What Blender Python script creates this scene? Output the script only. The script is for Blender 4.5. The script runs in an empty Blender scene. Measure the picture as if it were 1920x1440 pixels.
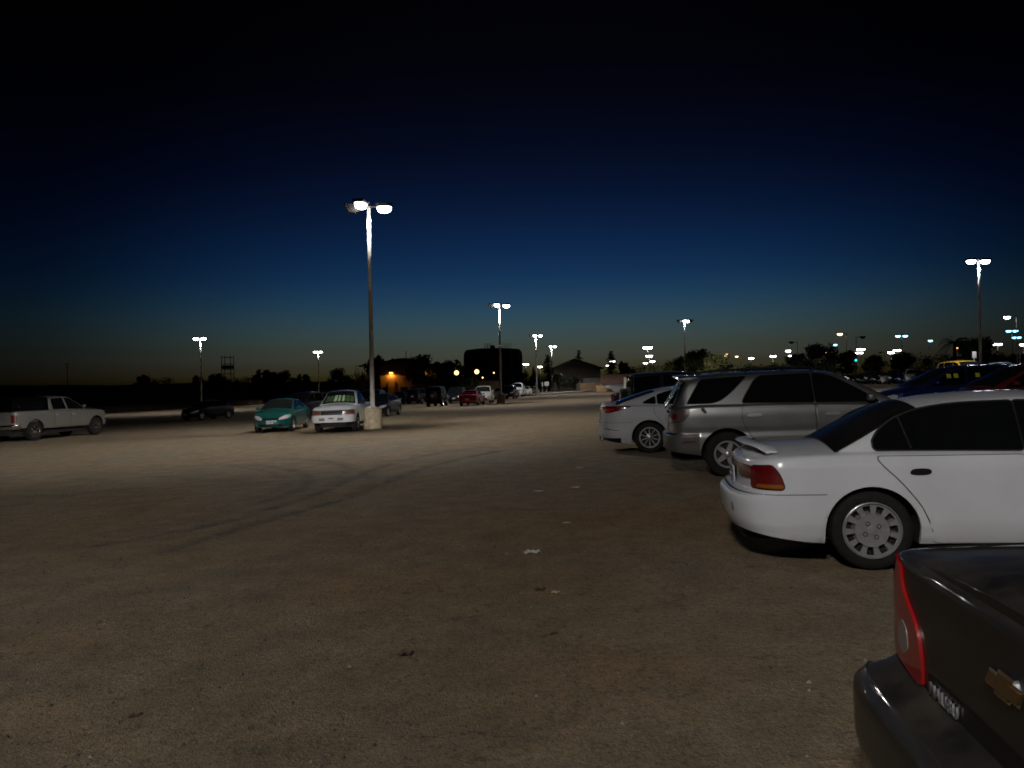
import bpy, bmesh, math, random
import numpy as np
from mathutils import Vector, Matrix

random.seed(11)
rng = np.random.default_rng(11)
scene = bpy.context.scene
COL = scene.collection
R = math.radians
PI = math.pi

# ------------------------------------------------------------------ helpers
def pchip(pts):
    x = np.array([p[0] for p in pts], float); y = np.array([p[1] for p in pts], float)
    h = np.diff(x); d = np.diff(y) / h
    m = np.zeros_like(x)
    for i in range(1, len(x) - 1):
        if d[i-1] * d[i] > 0:
            w1 = 2*h[i] + h[i-1]; w2 = h[i] + 2*h[i-1]
            m[i] = (w1 + w2) / (w1/d[i-1] + w2/d[i])
    m[0], m[-1] = d[0], d[-1]
    def f(q):
        q = min(max(float(q), x[0]), x[-1])
        i = min(max(int(np.searchsorted(x, q)) - 1, 0), len(h) - 1)
        t = (q - x[i]) / h[i]
        return ((1+2*t)*(1-t)**2*y[i] + t*(1-t)**2*h[i]*m[i]
                + t*t*(3-2*t)*y[i+1] + t*t*(t-1)*h[i]*m[i+1])
    return f

def smooth01(t):
    t = min(max(t, 0.0), 1.0)
    return t*t*(3-2*t)

class MB:
    """collects shapes, then becomes ONE mesh object"""
    def __init__(s):
        s.v = []; s.f = []; s.m = []
    def add(s, verts, faces, mi=0, M=None):
        o = len(s.v)
        for p in verts:
            p = Vector(p)
            s.v.append(M @ p if M is not None else p)
        for f in faces:
            s.f.append([i + o for i in f]); s.m.append(mi)
    def box(s, c, d, mi=0, M=None, top=1.0):
        x, y, z = c; a, b, h = d[0]/2, d[1]/2, d[2]/2
        v = [(x-a, y-b, z-h), (x+a, y-b, z-h), (x+a, y+b, z-h), (x-a, y+b, z-h)]
        a *= top; b *= top
        v += [(x-a, y-b, z+h), (x+a, y-b, z+h), (x+a, y+b, z+h), (x-a, y+b, z+h)]
        s.add(v, [(3,2,1,0), (4,5,6,7), (0,1,5,4), (1,2,6,5), (2,3,7,6), (3,0,4,7)], mi, M)
    def rbox(s, c, d, r, mi=0, M=None, n=3):
        bm = bmesh.new(); bmesh.ops.create_cube(bm, size=1)
        bmesh.ops.scale(bm, vec=d, verts=bm.verts); bmesh.ops.translate(bm, vec=c, verts=bm.verts)
        bmesh.ops.bevel(bm, geom=bm.edges[:] , offset=r, segments=n, profile=.5, affect='EDGES')
        bm.verts.index_update()
        s.add([v.co.copy() for v in bm.verts], [[v.index for v in f.verts] for f in bm.faces], mi, M)
        bm.free()
    def tube(s, pts, rad, n=8, mi=0, M=None, cap=True):
        pts = [Vector(p) for p in pts]
        if not hasattr(rad, '__len__'): rad = [rad]*len(pts)
        vs = []; fs = []
        ref = None
        for i, p in enumerate(pts):
            t = (pts[min(i+1, len(pts)-1)] - pts[max(i-1, 0)]).normalized()
            if ref is None:
                ref = Vector((0,0,1)) if abs(t.z) < .9 else Vector((1,0,0))
            a = t.cross(ref).normalized(); b = t.cross(a)
            for k in range(n):
                q = 2*PI*k/n
                vs.append(p + (a*math.cos(q) + b*math.sin(q))*rad[i])
        for i in range(len(pts)-1):
            for k in range(n):
                fs.append((i*n+k, i*n+(k+1) % n, (i+1)*n+(k+1) % n, (i+1)*n+k))
        if cap:
            fs.append(tuple(range(n-1, -1, -1))); fs.append(tuple(range((len(pts)-1)*n, len(pts)*n)))
        s.add(vs, fs, mi, M)
    def lathe(s, prof, n=24, mi=0, M=None, cap=True):
        vs = []; fs = []
        for (r, z) in prof:
            for k in range(n):
                q = 2*PI*k/n; vs.append((r*math.cos(q), r*math.sin(q), z))
        for i in range(len(prof)-1):
            for k in range(n):
                fs.append((i*n+k, i*n+(k+1) % n, (i+1)*n+(k+1) % n, (i+1)*n+k))
        if cap: fs.append(tuple(range(n-1, -1, -1))); fs.append(tuple(range((len(prof)-1)*n, len(prof)*n)))
        s.add(vs, fs, mi, M)
    def mesh(s, name, mats, smooth=True, angle=38, merge=0, recalc=True):
        me = bpy.data.meshes.new(name)
        me.from_pydata([tuple(v) for v in s.v], [], s.f)
        if not isinstance(mats, (list, tuple)): mats = [mats]
        for m in mats: me.materials.append(m)
        me.polygons.foreach_set('material_index', s.m)
        if recalc or merge:
            bm = bmesh.new(); bm.from_mesh(me)
            if merge: bmesh.ops.remove_doubles(bm, verts=bm.verts, dist=merge)
            if merge: bmesh.ops.dissolve_degenerate(bm, edges=bm.edges, dist=1e-5)
            if recalc: bmesh.ops.recalc_face_normals(bm, faces=bm.faces)
            bm.to_mesh(me); bm.free()
        if smooth:
            me.polygons.foreach_set('use_smooth', [True]*len(me.polygons))
            me.set_sharp_from_angle(angle=R(angle))
        me.update()
        return me
    def build(s, name, mats, parent=None, loc=(0,0,0), rot=None, **k):
        return link(name, s.mesh(name, mats, **k), parent, loc, rot)

def link(name, me, parent=None, loc=(0,0,0), rot=None):
    o = bpy.data.objects.new(name, me); COL.objects.link(o)
    o.location = loc
    if rot: o.rotation_euler = rot
    if parent is not None: o.parent = parent
    return o

def tag(o, label=None, cat=None, group=None, kind=None):
    if label: o['label'] = label
    if cat: o['category'] = cat
    if group: o['group'] = group
    if kind: o['kind'] = kind
    return o

def empty(name, loc=(0,0,0), rot=None, parent=None):
    o = bpy.data.objects.new(name, None); COL.objects.link(o)
    o.location = loc; o.empty_display_size = .2
    if rot: o.rotation_euler = rot
    if parent is not None: o.parent = parent
    return o

KIDS = {}
def copy_tree(o, parent=None):
    c = o.copy(); COL.objects.link(c)
    if parent is not None: c.parent = parent
    for ch in list(o.children): copy_tree(ch, c)
    return c

# ------------------------------------------------------------------ camera and ground plane
F = 1450.0; CAMZ = 1.57; ROLL = 0.0198; PITCH = 5/1450
def _cam_axes():
    r = Vector((math.cos(ROLL), 0, -math.sin(ROLL))); u = Vector((math.sin(ROLL), 0, math.cos(ROLL)))
    Mx = Matrix.Rotation(-PITCH, 3, 'X')
    r, u = Mx @ r, Mx @ u
    return r, u, Mx @ Vector((0, 1, 0))
CR, CU, CF = _cam_axes()
CAMP = Vector((0, 0, CAMZ))
def soft(v, lo, hi): return min(max(v, lo), hi)
def gz(x, y):
    return .02*soft(x, -62, 46) - .006*soft(y, -30, 175)
def ray(px, py):
    return (CF + CR*((px-960)/F) + CU*((720-py)/F))
def at(px, py):
    """the ground point seen at a place in the photograph"""
    d = ray(px, py); t = 20.0
    for _ in range(60):
        p = CAMP + d*t
        t = (gz(p.x, p.y) - CAMZ)/d.z if d.z < -1e-5 else 400
        t = min(max(t, .5), 900)
    p = CAMP + d*t
    return Vector((p.x, p.y, gz(p.x, p.y)))
def far(px, py, Y):
    """the point at depth Y seen at a place in the photograph"""
    d = ray(px, py); return CAMP + d*(Y/d.y)
cam = bpy.data.cameras.new('camera'); camo = bpy.data.objects.new('camera', cam); COL.objects.link(camo)
camo.matrix_world = Matrix(((CR.x, CU.x, -CF.x, 0), (CR.y, CU.y, -CF.y, 0), (CR.z, CU.z, -CF.z, CAMZ), (0,0,0,1)))
cam.sensor_width = 36; cam.lens = 36*F/1920; cam.clip_start = .05; cam.clip_end = 3000
scene.camera = camo

# ------------------------------------------------------------------ materials
def nodes(name):
    m = bpy.data.materials.new(name); m.use_nodes = True
    nt = m.node_tree; b = nt.nodes['Principled BSDF']
    return m, nt, b
def noise_mix(nt, col, var, scale, coord='Object', detail=4):
    tc = nt.nodes.new('ShaderNodeTexCoord'); n = nt.nodes.new('ShaderNodeTexNoise')
    n.inputs['Scale'].default_value = scale; n.inputs['Detail'].default_value = detail
    nt.links.new(tc.outputs[coord], n.inputs['Vector'])
    r = nt.nodes.new('ShaderNodeValToRGB')
    a, b = r.color_ramp.elements
    a.position, b.position = .3, .7
    a.color = [max(0, c*(1-var)) for c in col] + [1]; b.color = [min(1, c*(1+var)) for c in col] + [1]
    nt.links.new(n.outputs['Fac'], r.inputs['Fac'])
    return r, n, tc
def mat(name, col, rough=.6, metal=0, var=.12, scale=6, coat=0, bump=0, bscale=60, spec=.5, ior=None):
    m, nt, b = nodes(name)
    r, n, tc = noise_mix(nt, col, var, scale)
    nt.links.new(r.outputs['Color'], b.inputs['Base Color'])
    b.inputs['Roughness'].default_value = rough; b.inputs['Metallic'].default_value = metal
    b.inputs['Coat Weight'].default_value = coat; b.inputs['Coat Roughness'].default_value = .04
    b.inputs['Specular IOR Level'].default_value = spec
    if bump:
        n2 = nt.nodes.new('ShaderNodeTexNoise'); n2.inputs['Scale'].default_value = bscale; n2.inputs['Detail'].default_value = 6
        nt.links.new(tc.outputs['Object'], n2.inputs['Vector'])
        bp = nt.nodes.new('ShaderNodeBump'); bp.inputs['Strength'].default_value = bump; bp.inputs['Distance'].default_value = .02
        nt.links.new(n2.outputs['Fac'], bp.inputs['Height']); nt.links.new(bp.outputs['Normal'], b.inputs['Normal'])
    return m
def paint(name, col, metal=0.0, rough=.32, dust=.18, coat=1.0, updust=1.6):
    """car paint: lacquered, with a film of dust in drifting patches and a slight waviness"""
    m, nt, b = nodes(name)
    r, n, tc = noise_mix(nt, col, .05, 2.2)
    n2 = nt.nodes.new('ShaderNodeTexNoise'); n2.inputs['Scale'].default_value = 3.1; n2.inputs['Detail'].default_value = 9; n2.inputs['Roughness'].default_value = .68
    nt.links.new(tc.outputs['Object'], n2.inputs['Vector'])
    mr = nt.nodes.new('ShaderNodeMapRange'); mr.inputs[1].default_value = .35; mr.inputs[2].default_value = .75
    mr.inputs[3].default_value = 0; mr.inputs[4].default_value = dust
    nt.links.new(n2.outputs['Fac'], mr.inputs[0])
    mx = nt.nodes.new('ShaderNodeMix'); mx.data_type = 'RGBA'
    ge = nt.nodes.new('ShaderNodeNewGeometry'); sx = nt.nodes.new('ShaderNodeSeparateXYZ'); nt.links.new(ge.outputs['Normal'], sx.inputs[0])
    up = nt.nodes.new('ShaderNodeMapRange'); up.inputs[1].default_value = .2; up.inputs[2].default_value = .95; up.inputs[3].default_value = .6; up.inputs[4].default_value = updust
    nt.links.new(sx.outputs['Z'], up.inputs[0]); mu = nt.nodes.new('ShaderNodeMath'); mu.operation = 'MULTIPLY'
    nt.links.new(mr.outputs[0], mu.inputs[0]); nt.links.new(up.outputs[0], mu.inputs[1])
    nt.links.new(mu.outputs[0], mx.inputs[0]); nt.links.new(r.outputs['Color'], mx.inputs[6])
    mx.inputs[7].default_value = (.24, .205, .16, 1)
    nt.links.new(mx.outputs[2], b.inputs['Base Color'])
    mr2 = nt.nodes.new('ShaderNodeMapRange'); mr2.inputs[3].default_value = rough; mr2.inputs[4].default_value = rough + .22
    nt.links.new(n2.outputs['Fac'], mr2.inputs[0]); nt.links.new(mr2.outputs[0], b.inputs['Roughness'])
    b.inputs['Metallic'].default_value = metal; b.inputs['Specular IOR Level'].default_value = .12
    b.inputs['Coat Weight'].default_value = coat
    mr3 = nt.nodes.new('ShaderNodeMapRange'); mr3.inputs[3].default_value = .012; mr3.inputs[4].default_value = .07
    nt.links.new(n2.outputs['Fac'], mr3.inputs[0]); nt.links.new(mr3.outputs[0], b.inputs['Coat Roughness'])
    return m
def glow(name, col, strength):
    m = bpy.data.materials.new(name); m.use_nodes = True; nt = m.node_tree
    nt.nodes.remove(nt.nodes['Principled BSDF'])
    m.cycles.emission_sampling = 'NONE'   # the lamps' own bulbs carry their light
    e = nt.nodes.new('ShaderNodeEmission'); e.inputs[0].default_value = (*col, 1); e.inputs[1].default_value = strength
    nt.links.new(e.outputs[0], nt.nodes['Material Output'].inputs[0])
    return m
def lens_mat(name, col, rough=.12, scale=55):
    """moulded plastic lamp lens: ribbed colour under a clear gloss"""
    m, nt, b = nodes(name)
    tc = nt.nodes.new('ShaderNodeTexCoord'); w = nt.nodes.new('ShaderNodeTexWave')
    w.wave_type = 'BANDS'; w.bands_direction = 'Z'; w.inputs['Scale'].default_value = scale; w.inputs['Distortion'].default_value = .6
    nt.links.new(tc.outputs['Object'], w.inputs['Vector'])
    r = nt.nodes.new('ShaderNodeValToRGB'); r.color_ramp.elements[0].color = [c*.55 for c in col] + [1]; r.color_ramp.elements[1].color = list(col) + [1]
    nt.links.new(w.outputs['Fac'], r.inputs['Fac']); nt.links.new(r.outputs['Color'], b.inputs['Base Color'])
    b.inputs['Roughness'].default_value = .3; b.inputs['Coat Weight'].default_value = 1; b.inputs['Coat Roughness'].default_value = rough*.3
    return m

M = {}
M['rubber'] = mat('tyre_rubber', (.011, .0105, .010), .8, var=.35, scale=14, bump=.3, bscale=90, spec=.25)
M['trim'] = mat('black_trim', (.006, .006, .0065), .5, var=.2, spec=.25)
M['under'] = mat('underbody_black', (.008, .008, .008), .9)
M['glass'] = mat('tinted_glass', (.004, .0045, .005), .05, var=.1, spec=.3)
M['dullglass'] = mat('dusty_tinted_glass', (.011, .010, .0095), .22, var=.4, scale=3, spec=.12)
M['paleglass'] = mat('dusty_sheen_glass', (.075, .08, .07), .16, var=.3, scale=2, spec=.6)  # pale base colour stands in for the reflection, along with dust
M['glass2'] = mat('greenish_car_glass', (.010, .012, .012), .05, var=.1, spec=.7)
M['chrome'] = mat('chrome', (.72, .72, .74), .14, 1, var=.05)
M['alloy'] = mat('alloy_silver', (.52, .52, .54), .3, .75, var=.06, coat=.4)
M['hubcap'] = mat('hubcap_silver', (.33, .33, .345), .33, .5, var=.1, scale=20, coat=.3)
M['dark'] = mat('wheel_recess_shade', (.01, .01, .01), .8)  # black colour paints the shade into the wheel openings
M['red'] = lens_mat('red_lens', (.14, .002, .004))
M['deepred'] = lens_mat('dark_red_reflector', (.11, .018, .02))
M['amber'] = lens_mat('amber_lens', (.30, .10, .006))
M['clear'] = lens_mat('clear_lens', (.55, .55, .56))
M['smoke'] = lens_mat('smoked_lens', (.11, .075, .078), scale=30)
M['headgrey'] = lens_mat('headlight_grey', (.07,.07,.073), scale=40)
M['badge'] = mat('dull_badge', (.16,.16,.165), .5, .3, var=.2)
M['plate'] = mat('plate_white', (.42, .43, .45), .45, var=.06, scale=30)
M['plateink'] = mat('plate_ink', (.03, .05, .14), .5)
M['cladding'] = paint('grey_cladding', (.085, .085, .08), .25, .4, .15, .6)
M['p_white'] = paint('white_paint', (.55, .565, .61), 0, .25, .14)
M['p_pearl'] = paint('pearl_white_paint', (.46, .475, .51), 0, .3, .10)
M['p_silver'] = paint('silver_paint', (.185, .188, .192), .7, .30, .12)
M['p_truck'] = paint('warm_silver_paint', (.22, .22, .205), .5, .36, .2)
M['p_grey'] = paint('charcoal_paint', (.0085, .0082, .008), .0, .36, .04, .6, 6.0)
M['p_black'] = paint('black_paint', (.006, .006, .009), .0, .22, .022, .5)
M['p_navy'] = paint('blackish_blue_paint', (.006, .007, .016), .0, .22, .022, .5)
M['p_teal'] = paint('teal_paint', (.003, .085, .078), .35, .32, .08)
M['p_red'] = paint('red_paint', (.26, .012, .016), .2, .32, .08)
M['p_maroon'] = paint('dark_red_paint', (.11, .008, .007), .2, .32, .08)
M['p_blue'] = paint('blue_paint', (.006, .014, .11), .35, .3, .06)
M['p_yellow'] = paint('yellow_paint', (.62, .36, .02), 0, .4, .05)
M['p_tan'] = paint('pale_beige_paint', (.42, .40, .36), .2, .34, .1)
M['concrete'] = mat('lamp_base_concrete', (.40, .335, .23), .9, var=.25, scale=5, bump=.35, bscale=40)
M['pole'] = mat('galvanised_pole', (.44, .42, .385), .55, .1, var=.12, scale=3)
M['housing'] = mat('lamp_housing', (.05, .048, .045), .5, var=.2)
M['lamp'] = glow('lamp_white', (1, .97, .95), 28)
M['lampviolet'] = glow('lamp_violet_white', (.93, .88, 1), 24)
M['lampblue'] = glow('lamp_blue_white', (.25, .72, 1), 6)
M['lampwarm'] = glow('lamp_warm_yellow', (1, .72, .30), 7)
M['lamporange'] = glow('lamp_orange', (1, .42, .08), 5)
M['lampflood'] = glow('flood_yellow_white', (1, .66, .24), 3.2)
M['lampcyan'] = glow('signal_green', (.02, .62, .95), 2.6)
M['lampoff'] = mat('unlit_lens', (.10, .10, .10), .3)
# ------------------------------------------------------------------ car body shell
def smooth_poly(pts, it=3, closed=True):
    for _ in range(it):
        out = []
        for i in range(len(pts)):
            a = pts[i]; b = pts[(i+1) % len(pts)]
            out.append((a[0]*.75+b[0]*.25, a[1]*.75+b[1]*.25)); out.append((a[0]*.25+b[0]*.75, a[1]*.25+b[1]*.75))
        pts = out
    return pts
def round_poly(pts, r, seg=5):
    """fillet the corners: gentle bends are rounded right through, sharp ones by radius r"""
    n = len(pts); out = []
    for i in range(n):
        p = Vector((*pts[i], 0)); a = Vector((*pts[i-1], 0)); b = Vector((*pts[(i+1) % n], 0))
        da, db = a-p, b-p; la, lb = da.length, db.length
        turn = PI - da.angle(db) if la > 1e-6 and lb > 1e-6 else 0
        t = min(r, .45*la, .45*lb) if turn > .75 else min(.48*la, .48*lb)
        p0, p2 = p + da*(t/la), p + db*(t/lb)
        for k in range(seg+1):
            q = k/seg; v = p0*(1-q)**2 + p*(2*q*(1-q)) + p2*q*q; out.append((v.x, v.y))
    return out
def offset_poly(pts, d):
    n = len(pts); area = sum(pts[i][0]*pts[(i+1) % n][1]-pts[(i+1) % n][0]*pts[i][1] for i in range(n))
    s = 1 if area > 0 else -1; out = []
    for i in range(n):
        a = pts[i-1]; b = pts[(i+1) % n]
        tx, ty = b[0]-a[0], b[1]-a[1]; l = math.hypot(tx, ty) or 1
        out.append((pts[i][0] + s*ty/l*d, pts[i][1] - s*tx/l*d))
    return out

class Shell:
    """A car body as one loft: the plan outline swept up from sill to shoulder, then bonnet, glasshouse, deck."""
    def __init__(s, **k):
        s.lean = .40; s.crown = .06; s.shelf = .035; s.n = 2.5; s.cr = .42; s.cf = .55; s.rnd = .035; s.bed = None; s.q = 1.0; s.roundr = .09; s.rearramp = .6
        s.__dict__.update(k)
        for a in ('plan', 'sill', 'zs', 'deck', 'roof', 'ps', 'pr', 'pf'): setattr(s, a + '_', pchip(getattr(s, a)))
        s._outline()
    def _outline(s):
        pts = []; q = s.q; nc = max(7, int(13*q))
        def w(x): return s.hw*s.plan_(x)
        e = 2/s.n
        for i in range(nc):
            p = (PI/2)*i/nc
            x = s.xr + s.cr*(1-math.cos(p)**e); pts.append((x, w(x)*math.sin(p)**e))
        xs = set()
        a, b = s.xr + s.cr, s.xf - s.cf
        N = int(46*q)
        for i in range(N+1): xs.add(a+(b-a)*i/N)
        for xa in (0, s.wb):
            for i in range(int(17*q)+6):
                t = PI*i/(int(17*q)+5); xs.add(xa + s.arch*math.cos(t)*1.0)
            xs.add(xa + s.arch*1.004); xs.add(xa - s.arch*1.004)
        for x in getattr(s, 'extra', []): xs.add(x)
        for x in sorted(xs):
            if a <= x <= b: pts.append((x, w(x)))
        for i in range(nc-1, -1, -1):
            p = (PI/2)*i/nc
            x = s.xf - s.cf*(1-math.cos(p)**e); pts.append((x, w(x)*math.sin(p)**e))
        # arch edge points that fall in the corner zones
        add = []
        for xa in (0, s.wb):
            for i in range(int(17*q)+6):
                x = xa + s.arch*math.cos(PI*i/(int(17*q)+5)); add.append(x)
            add += [xa + s.arch*1.004, xa - s.arch*1.004]
        for x in add:
            if not (a <= x <= b) and s.xr < x < s.xf:
                if x < a: y = w(x)*(1-(1-(x-s.xr)/s.cr)**s.n)**(1/s.n)
                else: y = w(x)*(1-(1-(s.xf-x)/s.cf)**s.n)**(1/s.n)
                pts.append((x, y))
        pts.sort()
        out = [pts[0]]
        for p in pts[1:]:
            if p[0]-out[-1][0] > 1e-4 or abs(p[1]-out[-1][1]) > 2e-3: out.append(p)
        s.X = np.array([p[0] for p in out]); s.Y = np.array([p[1] for p in out])
        s.A = np.concatenate([[0], np.cumsum(np.hypot(np.diff(s.X), np.diff(s.Y)))])
    def zb(s, x):
        z = s.sill_(x)
        for xa in (0, s.wb):
            d = abs(x-xa)
            if d < s.arch*1.002: z = max(z, s.tr + math.sqrt(max(0, (s.arch*1.002)**2-d*d)))
        return z
    def _ys(s, x):   # outline half width at x
        return float(np.interp(x, s.X, s.Y))
    def inset(s, x, y, z):
        top = s.zs_(x); r = s.rnd
        u = min(max((z-(top-r))/r, 0), 1); ro = r*(1-math.sqrt(1-u*u*.98))
        ps = s.ps_(z) + ro
        rr = 1-smooth01((x-s.xr)/s.rearramp); rf = 1-smooth01((s.xf-x)/s.rearramp)
        ye = y*(1-ps/s.hw)
        return x + (s.pr_(z)+ro)*rr - (s.pf_(z)+ro)*rf, ye
    def low0(s, a, z):
        sg = 1 if a >= 0 else -1; a = abs(a)
        x = float(np.interp(a, s.A, s.X)); y = float(np.interp(a, s.A, s.Y))
        X, Y = s.inset(x, y, z)
        return Vector((X, sg*Y, z))
    def low(s, a, z, off=0):
        p = s.low0(a, z)
        if off:
            da = s.low0(a+.012, z)-s.low0(a-.012, z); dz = s.low0(a, z+.008)-s.low0(a, z-.008)
            n = da.cross(dz)
            if n.length > 1e-9:
                n.normalize()
                ref = p - Vector((soft(p.x, s.xr+.9, s.xf-.9), 0, p.z))
                if n.dot(ref) < 0: n = -n
                p = p + n*off
        return p
    def a_of(s, x): return float(np.interp(x, s.X, s.A))
    # glasshouse
    def base(s, x):
        ys = s._ys(x); ins = s.ps_(s.zs_(x)) + s.rnd*.86
        ys = ys*(1-ins/s.hw)
        return max(ys - s.shelf*min(1, ys/.3), 0), s.zs_(x) + .012
    def has_gh(s, x): return s.gx[0] <= x <= s.gx[1]
    def zg(s, x): return s.roof_(x)
    def edge(s, x):
        yb, zb = s.base(x); ze = max(s.zg(x) - s.crown, zb)
        lean = s.lean
        return max(yb - lean*(ze-zb) - .25*(ze-zb)**2*lean, .02), ze
    def side(s, x, z, off=0, sg=1):
        yb, zb = s.base(x); h = z-zb
        return Vector((x, sg*(yb - s.lean*h - .25*h*h*s.lean + off), z + off*s.lean*.8))
    def top0(s, x, v):
        ye, ze = s.edge(x)
        return Vector((x, v*ye, s.zg(x) - s.crown*v*v))
    def top(s, x, v, off=0):
        p = s.top0(x, v)
        if off:
            n = (s.top0(x+.01, v)-s.top0(x-.01, v)).cross(s.top0(x, v+.02)-s.top0(x, v-.02))
            if n.z < 0: n = -n
            p = p + n.normalized()*off
        return p
    def deckz(s, x, t):   # t: 0 at the shoulder, 1 at the centre line
        zs = s.zs_(x) + .0; zc = s.deck_(x)
        return zs + (zc-zs)*(1-(1-t)**2)
    def body(s):
        """vertices and faces of the closed painted shell"""
        T = max(9, int(24*s.q)); ns, nb, nr = max(3, int(6*s.q)), 5, max(3, int(6*s.q))
        rows = []
        for i in range(len(s.X)):
            x, y = s.X[i], s.Y[i]
            zb = s.zb(x); zs = s.zs_(x); col = []
            i0, i1 = max(i-1, 0), min(i+1, len(s.X)-1)
            tx, ty = s.X[i1]-s.X[i0], s.Y[i1]-s.Y[i0]
            nx, ny = -ty, tx
            l = math.hypot(nx, ny) or 1; nx, ny = nx/l, ny/l
            if i == 0: nx, ny = -1, 0
            if i == len(s.X)-1: nx, ny = 1, 0
            bx, by = s.inset(x, y, zb)
            for d, up in ((.22, .0), (.03, .0)):
                col.append((bx - nx*d*(.6 if ny < .5 else 1), max(0, by - ny*d) if y > .0 else 0, zb+up))
            for k in range(T+1):
                t = k/T; t = t + .12*math.sin(2*PI*t)/(2*PI)*0
                # denser near the top edge
                t = 1-(1-t)**1.25
                z = zb + (zs-zb)*t
                X, Y = s.inset(x, y, z); col.append((X, Y, z))
            X0, Y0, Z0 = col[-1]
            gh = s.has_gh(x) and (s.zg(x) - s.crown - s.base(x)[1]) > .004
            yb = max(Y0 - s.shelf*min(1, Y0/.3), 0)
            inbed = s.bed and s.bed[0] < x < s.bed[1]
            if inbed: gh = False
            m = ns + nb + nr
            if gh:
                col.append((X0, (Y0+yb)/2, Z0+.008)); col.append((X0, yb, Z0+.012))
                zbs = Z0+.012; zgx = s.zg(x); ze = max(zgx - s.crown, zbs)
                def sy(z): h = z-zbs; return max(yb - s.lean*h - .25*h*h*s.lean, .02*min(1, yb/.3))
                rc = min(s.roundr, (ze-zbs)*.6)
                for k in range(1, ns+1):
                    z = zbs + (ze-rc-zbs)*k/ns; col.append((X0, sy(z), z))
                ye = sy(ze); p0 = (sy(ze-rc), ze-rc); p1 = (ye, ze+ .0)
                v2 = max(0, 1-rc/ max(ye, .05)); p2 = (ye*v2, zgx - s.crown*v2*v2)
                for k in range(1, nb+1):
                    t = k/nb
                    col.append((X0, (1-t)**2*p0[0]+2*t*(1-t)*p1[0]+t*t*p2[0], (1-t)**2*p0[1]+2*t*(1-t)*p1[1]+t*t*p2[1]))
                for k in range(1, nr+1):
                    v = v2*(1-k/nr); col.append((X0, ye*v, zgx - s.crown*v*v))
            elif inbed:
                col.append((X0, (Y0+yb)/2, Z0+.004)); col.append((X0, yb, Z0))
                zf = s.bed[2]
                for k in range(1, m+1):
                    if k == 1: col.append((X0, yb-.004, Z0-.02))
                    elif k == 2: col.append((X0, yb-.008, zf))
                    else: col.append((X0, (yb-.01)*(1-(k-2)/(m-2)), zf))
            else:
                zc = s.deck_(x)
                for k in range(1, m+3):
                    t = k/(m+2)
                    col.append((X0, Y0*(1-t), Z0 + (zc-Z0)*(1-(1-t)**2.2)))
            rows.append(col)
        verts = []; faces = []; s.fmat = []
        n = len(rows[0])
        for sg in (1, -1):
            o = len(verts)
            for c in rows: verts += [(p[0], sg*p[1], p[2]) for p in c]
            for i in range(len(rows)-1):
                for j in range(n-1):
                    a = o+i*n+j; q = (a, a+1, a+n+1, a+n)
                    faces.append(q if sg < 0 else q[::-1]); s.fmat.append(1 if j == 0 else 0)
        return verts, faces

def patch(fn, poly, off, mb, mi=0, nu=22, nw=5, skirt=-.006):
    """a panel that follows the body surface: fn(u, w, off) inside the outline poly"""
    us = [p[0] for p in poly]; u0, u1 = min(us), max(us); e = (u1-u0)*.004
    cols = []
    for i in range(nu+1):
        t = i/nu; t = .5-.5*math.cos(PI*t)
        u = u0+e + (u1-u0-2*e)*t; hit = []
        for k in range(len(poly)):
            a = poly[k]; b = poly[(k+1) % len(poly)]
            if (a[0]-u)*(b[0]-u) <= 0 and a[0] != b[0]:
                hit.append(a[1] + (b[1]-a[1])*(u-a[0])/(b[0]-a[0]))
        if len(hit) >= 2: cols.append((u, min(hit), max(hit)))
    grid(fn, cols, off, mb, mi, nw, skirt)
def grid(fn, cols, off, mb, mi=0, nw=5, skirt=-.006):
    vs = []; fs = []
    for (u, lo, hi) in cols:
        for j in range(nw+1): vs.append(fn(u, lo + (hi-lo)*j/nw, off))
    n = nw+1; N = len(cols)
    for i in range(N-1):
        for j in range(nw): a = i*n+j; fs.append((a, a+1, a+n+1, a+n))
    ring = [(i, 0) for i in range(N)] + [(N-1, j) for j in range(1, n)] + [(i, nw) for i in range(N-2, -1, -1)] + [(0, j) for j in range(nw-1, 0, -1)]
    o = len(vs)
    for (i, j) in ring:
        u, lo, hi = cols[i]; vs.append(fn(u, lo+(hi-lo)*j/nw, skirt))
    L = len(ring)
    for k in range(L):
        (i, j), (i2, j2) = ring[k], ring[(k+1) % L]
        fs.append((i*n+j, o+k, o+(k+1) % L, i2*n+j2))
    mb.add(vs, fs, mi)
def band(a0, a1, lo, hi, n):
    return [(a0+(a1-a0)*i/n, lo(a0+(a1-a0)*i/n), hi(a0+(a1-a0)*i/n)) for i in range(n+1)]

# ------------------------------------------------------------------ wheels
def tyre_mesh(r, w, rr, seg=56):
    h = w/2; sh = r*.035
    prof = [(rr, -h*.82), (rr*1.02, -h*.93), (rr+(r-rr)*.45, -h), (r-sh*1.6, -h*.93), (r-sh*.35, -h*.80), (r, -h*.62),
            (r, -h*.34), (r-.006, -h*.31), (r-.006, -h*.27), (r, -h*.24), (r, h*.24), (r-.006, h*.27), (r-.006, h*.31), (r, h*.34),
            (r, h*.62), (r-sh*.35, h*.80), (r-sh*1.6, h*.93), (rr+(r-rr)*.45, h), (rr*1.02, h*.93), (rr, h*.82), (rr, -h*.82)]
    vs, fs = [], []
    for (q, z) in prof:
        for k in range(seg):
            a = 2*PI*k/seg; vs.append((q*math.cos(a), z, q*math.sin(a)))
    for i in range(len(prof)-1):
        for k in range(seg): fs.append((i*seg+k, i*seg+(k+1) % seg, (i+1)*seg+(k+1) % seg, (i+1)*seg+k))
    mb = MB(); mb.add(vs, fs)
    return mb.mesh('tyre', M['rubber'], angle=30, merge=1e-5)
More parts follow.
